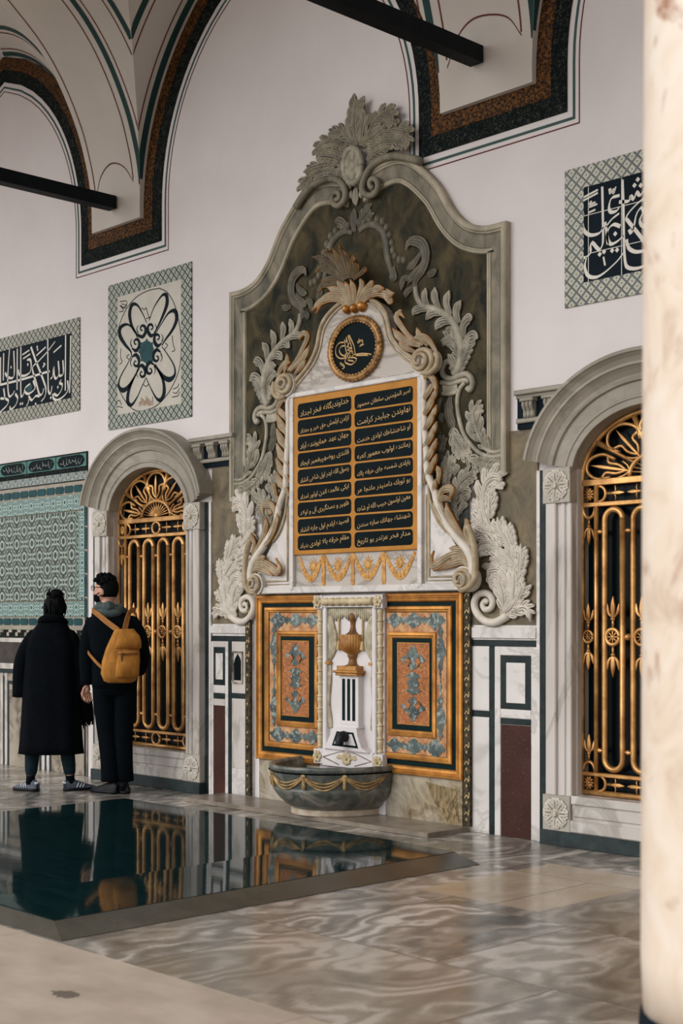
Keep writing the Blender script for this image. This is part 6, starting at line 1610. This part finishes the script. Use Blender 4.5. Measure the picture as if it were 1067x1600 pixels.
# man with the ochre rucksack
mn = thing('person', 'person in dark jacket and face mask wearing an ochre rucksack, looking left', 'person', (-2.357, -.527, 0), 'visitors looking at the window')
mn.rotation_euler = (0, 0, -PSI)
J = {'hip': ((.0, 0, .95), (.14, .10)), 'waist': ((-.01, 0, 1.10), (.13, .10)), 'chest': ((-.02, 0, 1.30), (.15, .11)), 'neck0': ((-.05, .02, 1.47), .066), 'neck1': ((-.065, .03, 1.54), .056), 'skull': ((-.075, .04, 1.62), .06)}
Ed = [('hip', 'waist'), ('waist', 'chest'), ('chest', 'neck0'), ('neck0', 'neck1'), ('neck1', 'skull')]
for s, nm, kx, ax_, ay in ((-1, 'l', -.075, -.035, .0), (1, 'r', .060, .065, .03)):
    J[nm + 'thigh'] = ((s * .085, 0, .88), .088); J[nm + 'knee'] = ((kx, .02, .52), .058); J[nm + 'calf'] = ((kx + .01, .0, .38), .056); J[nm + 'ankle'] = ((ax_, ay, .11), .036); J[nm + 'toe'] = ((ax_ - .03, ay + .03, .05), .03)
    Ed += [('hip', nm + 'thigh'), (nm + 'thigh', nm + 'knee'), (nm + 'knee', nm + 'calf'), (nm + 'calf', nm + 'ankle'), (nm + 'ankle', nm + 'toe')]
    J[nm + 'sh'] = ((s * .175 - .02, .0, 1.40), .058)
    e_, w = ((-.225, -.03, 1.12), (-.225, .0, .885)) if s < 0 else ((.215, .03, 1.12), (.165, .20, .98))
    J[nm + 'el'] = (e_, .044); J[nm + 'wr'] = (w, .029); Ed += [('chest', nm + 'sh'), (nm + 'sh', nm + 'el'), (nm + 'el', nm + 'wr')]
hand(J, Ed, 'lwr', 'l', (-.225, .0, .885), (-.02, -.02, -1), (.75, .6, 0), .55)
hand(J, Ed, 'rwr', 'r', (.165, .20, .98), (-.3, .8, .1), (0, -.1, 1), .6)
skinned('body', J, Ed, 'skin', mn)
part(head(mn, (-.080, .045, 1.645), 68, 1.04, None), 'head', 'skin', mn)
jk = loft([(.0, 0, .86, .178, .128), (.0, 0, .93, .184, .134), (-.005, 0, 1.08, .188, .134), (-.012, 0, 1.24, .205, .138), (-.02, 0, 1.34, .212, .132), (-.025, .0, 1.41, .180, .112), (-.035, .01, 1.455, .125, .095), (-.045, .015, 1.49, .088, .082)], 44, 7, .03, True, 9)
for P in ([(-.12, 0, 1.405), (-.175, 0, 1.36), (-.215, -.015, 1.24), (-.225, -.025, 1.10), (-.225, -.01, .98), (-.225, .0, .885)], [(.09, 0, 1.405), (.14, 0, 1.365), (.20, .01, 1.25), (.215, .03, 1.12), (.20, .10, 1.05), (.17, .185, .99)]):
    jk.tube(cr(P, 14), [.040, .060] + [.072 - .018 * i / 11 for i in range(12)], 16)
part(jk, 'jacket', 'cotton_black', mn)
tr_ = MB()
tr_.tube(cr([(-.075, .0, .93), (-.085, .01, .75), (-.070, .02, .52), (-.045, .0, .30), (-.032, .0, .10)], 16), [.105, .105, .102, .098, .094, .090, .086, .083, .080, .078, .077, .076, .076, .077, .078, .080], 18)
tr_.tube(cr([(.070, .0, .93), (.080, .01, .75), (.065, .02, .52), (.068, .01, .30), (.070, .03, .10)], 16), [.105, .105, .102, .098, .094, .090, .086, .083, .080, .078, .077, .076, .076, .077, .078, .080], 18)
tr_.join(loft([(0, 0, .80, .13, .11), (0, 0, .90, .165, .122), (0, 0, .97, .165, .12)], 30)); part(tr_, 'trousers', 'cotton_black', mn)
shoe(mn, -.055, .0, 55, .30, 'shoe_black', 'shoe_black'); shoe(mn, .075, .03, 10, .30, 'shoe_black', 'shoe_black')
hd = MB(); hd.tube(cr([(-.15, .07, 1.475), (-.125, -.03, 1.50), (-.06, -.085, 1.515), (.02, -.06, 1.50), (.055, .03, 1.475), (.02, .10, 1.45), (-.08, .12, 1.45), (-.15, .07, 1.475)], 34), [.040 + .010 * math.sin(i * 1.3) for i in range(34)], 12)
hd.join(blob(((-.045, -.075, 1.465), (.115, .055, .045), None), 20, 10)); part(hd, 'hood', 'hoodie_grey', mn)
def hairman(x, y, z): return (x, min(y, .50) if z > .25 else min(y, .05 + .3 * max(0, z)), max(z, -.62))
hb = blob(((0, -.004, .018), (.085, .107, .122), hairman), 36, 24)
for k in range(46):
    a = rr.uniform(0, 6.28); b = rr.uniform(.25, 1.2)
    p = Vector((.080 * math.cos(a) * math.cos(b), min(.062, .100 * math.sin(a) * math.cos(b)), .018 + .118 * math.sin(b)))
    hb.tube([p, p * 1.05 + Vector((rr.uniform(-.012, .012), rr.uniform(.0, .015), .004)), p * 1.05 + Vector((rr.uniform(-.02, .02), rr.uniform(.0, .03), -.004))], [.016, .014, .006], 6)
hb.v = [tuple(Vector(rz(v, 68)) + Vector((-.080, .045, 1.648))) for v in hb.v]; part(hb, 'hair', 'hair_black', mn)
mk = blob(((0, .030, -.058), (.070, .078, .056), lambda x, y, z: (x, max(y, -.05), z)), 24, 14)
for s in (-1, 1): mk.tube(cr([(s * .062, .055, -.035), (s * .078, .02, -.02), (s * .082, -.01, -.005)], 7), .0035, 5); mk.tube(cr([(s * .060, .05, -.075), (s * .076, .02, -.05), (s * .080, -.012, -.03)], 7), .0035, 5)
mk.v = [tuple(Vector(rz(v, 68)) + Vector((-.080, .045, 1.645))) for v in mk.v]; part(mk, 'face_mask', 'cotton_black', mn)
gl = MB()
for s in (-1, 1): gl.tube([(s * .080, -.01, .028), (s * .080, .06, .028), (s * .07, .095, .025)], .0028, 5); gl.tube([(s * .036 + .026 * math.cos(q), .101, .022 + .020 * math.sin(q)) for q in [2 * math.pi * i / 14 for i in range(15)]], .0025, 5)
gl.v = [tuple(Vector(rz(v, 68)) + Vector((-.080, .045, 1.645))) for v in gl.v]; part(gl, 'glasses', 'cotton_black', mn)

# the rucksack on his back
bp = thing('backpack', 'ochre canvas rucksack on the back of the person in the dark jacket', 'backpack', (-2.357, -.527, 1.0)); bp.rotation_euler = (0, 0, -PSI)
def bag(rings, seg=32):
    return loft(rings, seg, 5, .02, True, 3)
B0 = [( .045, -.215, -.095, .090, .050), (.045, -.22, -.080, .125, .080), (.045, -.225, -.02, .150, .098), (.055, -.225, .08, .150, .100), (.070, -.215, .18, .132, .092), (.085, -.205, .26, .108, .078), (.092, -.195, .315, .088, .062), (.094, -.190, .335, .070, .045)]
b_ = bag(B0); b_.v = [tuple(Vector(rz((v[0] - .05, v[1] + .14, v[2]), 20)) + Vector((.05, -.14, 0))) for v in b_.v]
part(b_, 'main_bag', 'ochre_canvas', bp)
def rot(mb): mb.v = [tuple(Vector(rz((v[0] - .05, v[1] + .14, v[2]), 20)) + Vector((.05, -.14, 0))) for v in mb.v]; return mb
pk = loft([(.085, -.315, -.055, .080, .020), (.085, -.325, -.035, .092, .034), (.088, -.33, .04, .092, .038), (.092, -.322, .115, .084, .030), (.094, -.312, .135, .076, .014)], 28, 4, .03); part(rot(pk), 'front_pocket', 'ochre_canvas', bp)
fl = MB(); fl.tube(cr([(.02, -.32, .145), (.05, -.345, .150), (.10, -.352, .148), (.15, -.342, .150), (.178, -.315, .145)], 14), .012, 8); part(rot(fl), 'pocket_flap', 'ochre_strap', bp)
fl = loft([(.100, -.285, .18, .105, .035), (.105, -.290, .235, .100, .034), (.106, -.275, .285, .085, .030), (.106, -.250, .315, .060, .020)], 28); part(rot(fl), 'lid', 'ochre_canvas', bp)
mb = MB().tube(cr([(.04, -.345, .16), (.035, -.35, .11), (.04, -.352, .06)], 8), .006, 6); mb.tube([(.03, -.348, -.02), (.032, -.35, .0), (.03, -.348, .02)], .007, 6); part(rot(mb), 'buckle', 'brass_dull', bp)
def strap(P, w=.022): 
    mb = MB(); P = cr(P, 22); vs = []
    for i, p in enumerate(P):
        a, b = Vector(P[max(0, i - 1)]), Vector(P[min(len(P) - 1, i + 1)]); t = (b - a).normalized(); out = Vector((p[0] + .02, p[1], 0)); out = out.normalized() if out.length > 0 else Vector((0, -1, 0))
        s = t.cross(out).normalized(); nn = s.cross(t)
        for q, h in ((-1, 0), (-1, .007), (1, .007), (1, 0)): vs.append(Vector(p) + s * w * q + nn * h)
    return mb.add(vs, [(i * 4 + j, i * 4 + (j + 1) % 4, i * 4 + 4 + (j + 1) % 4, i * 4 + 4 + j) for i in range(21) for j in range(4)] + [(0, 3, 2, 1), (84, 85, 86, 87)])
part(strap([(.055, -.200, .325), (-.03, -.165, .385), (-.10, -.130, .440), (-.16, -.07, .478), (-.185, .02, .478), (-.19, .09, .43), (-.185, .12, .35)]), 'shoulder_strap', 'ochre_strap', bp)
part(strap([(.110, -.200, .330), (.120, -.165, .40), (.130, -.115, .455), (.140, -.04, .487), (.150, .04, .475), (.16, .11, .42), (.16, .125, .35)]), 'shoulder_strap', 'ochre_strap', bp)
part(strap([(-.185, .12, .35), (-.19, .135, .24), (-.205, .07, .18), (-.205, -.06, .155), (-.17, -.14, .12), (-.10, -.18, .05), (-.05, -.20, .01)], .012), 'lower_strap', 'ochre_strap', bp)
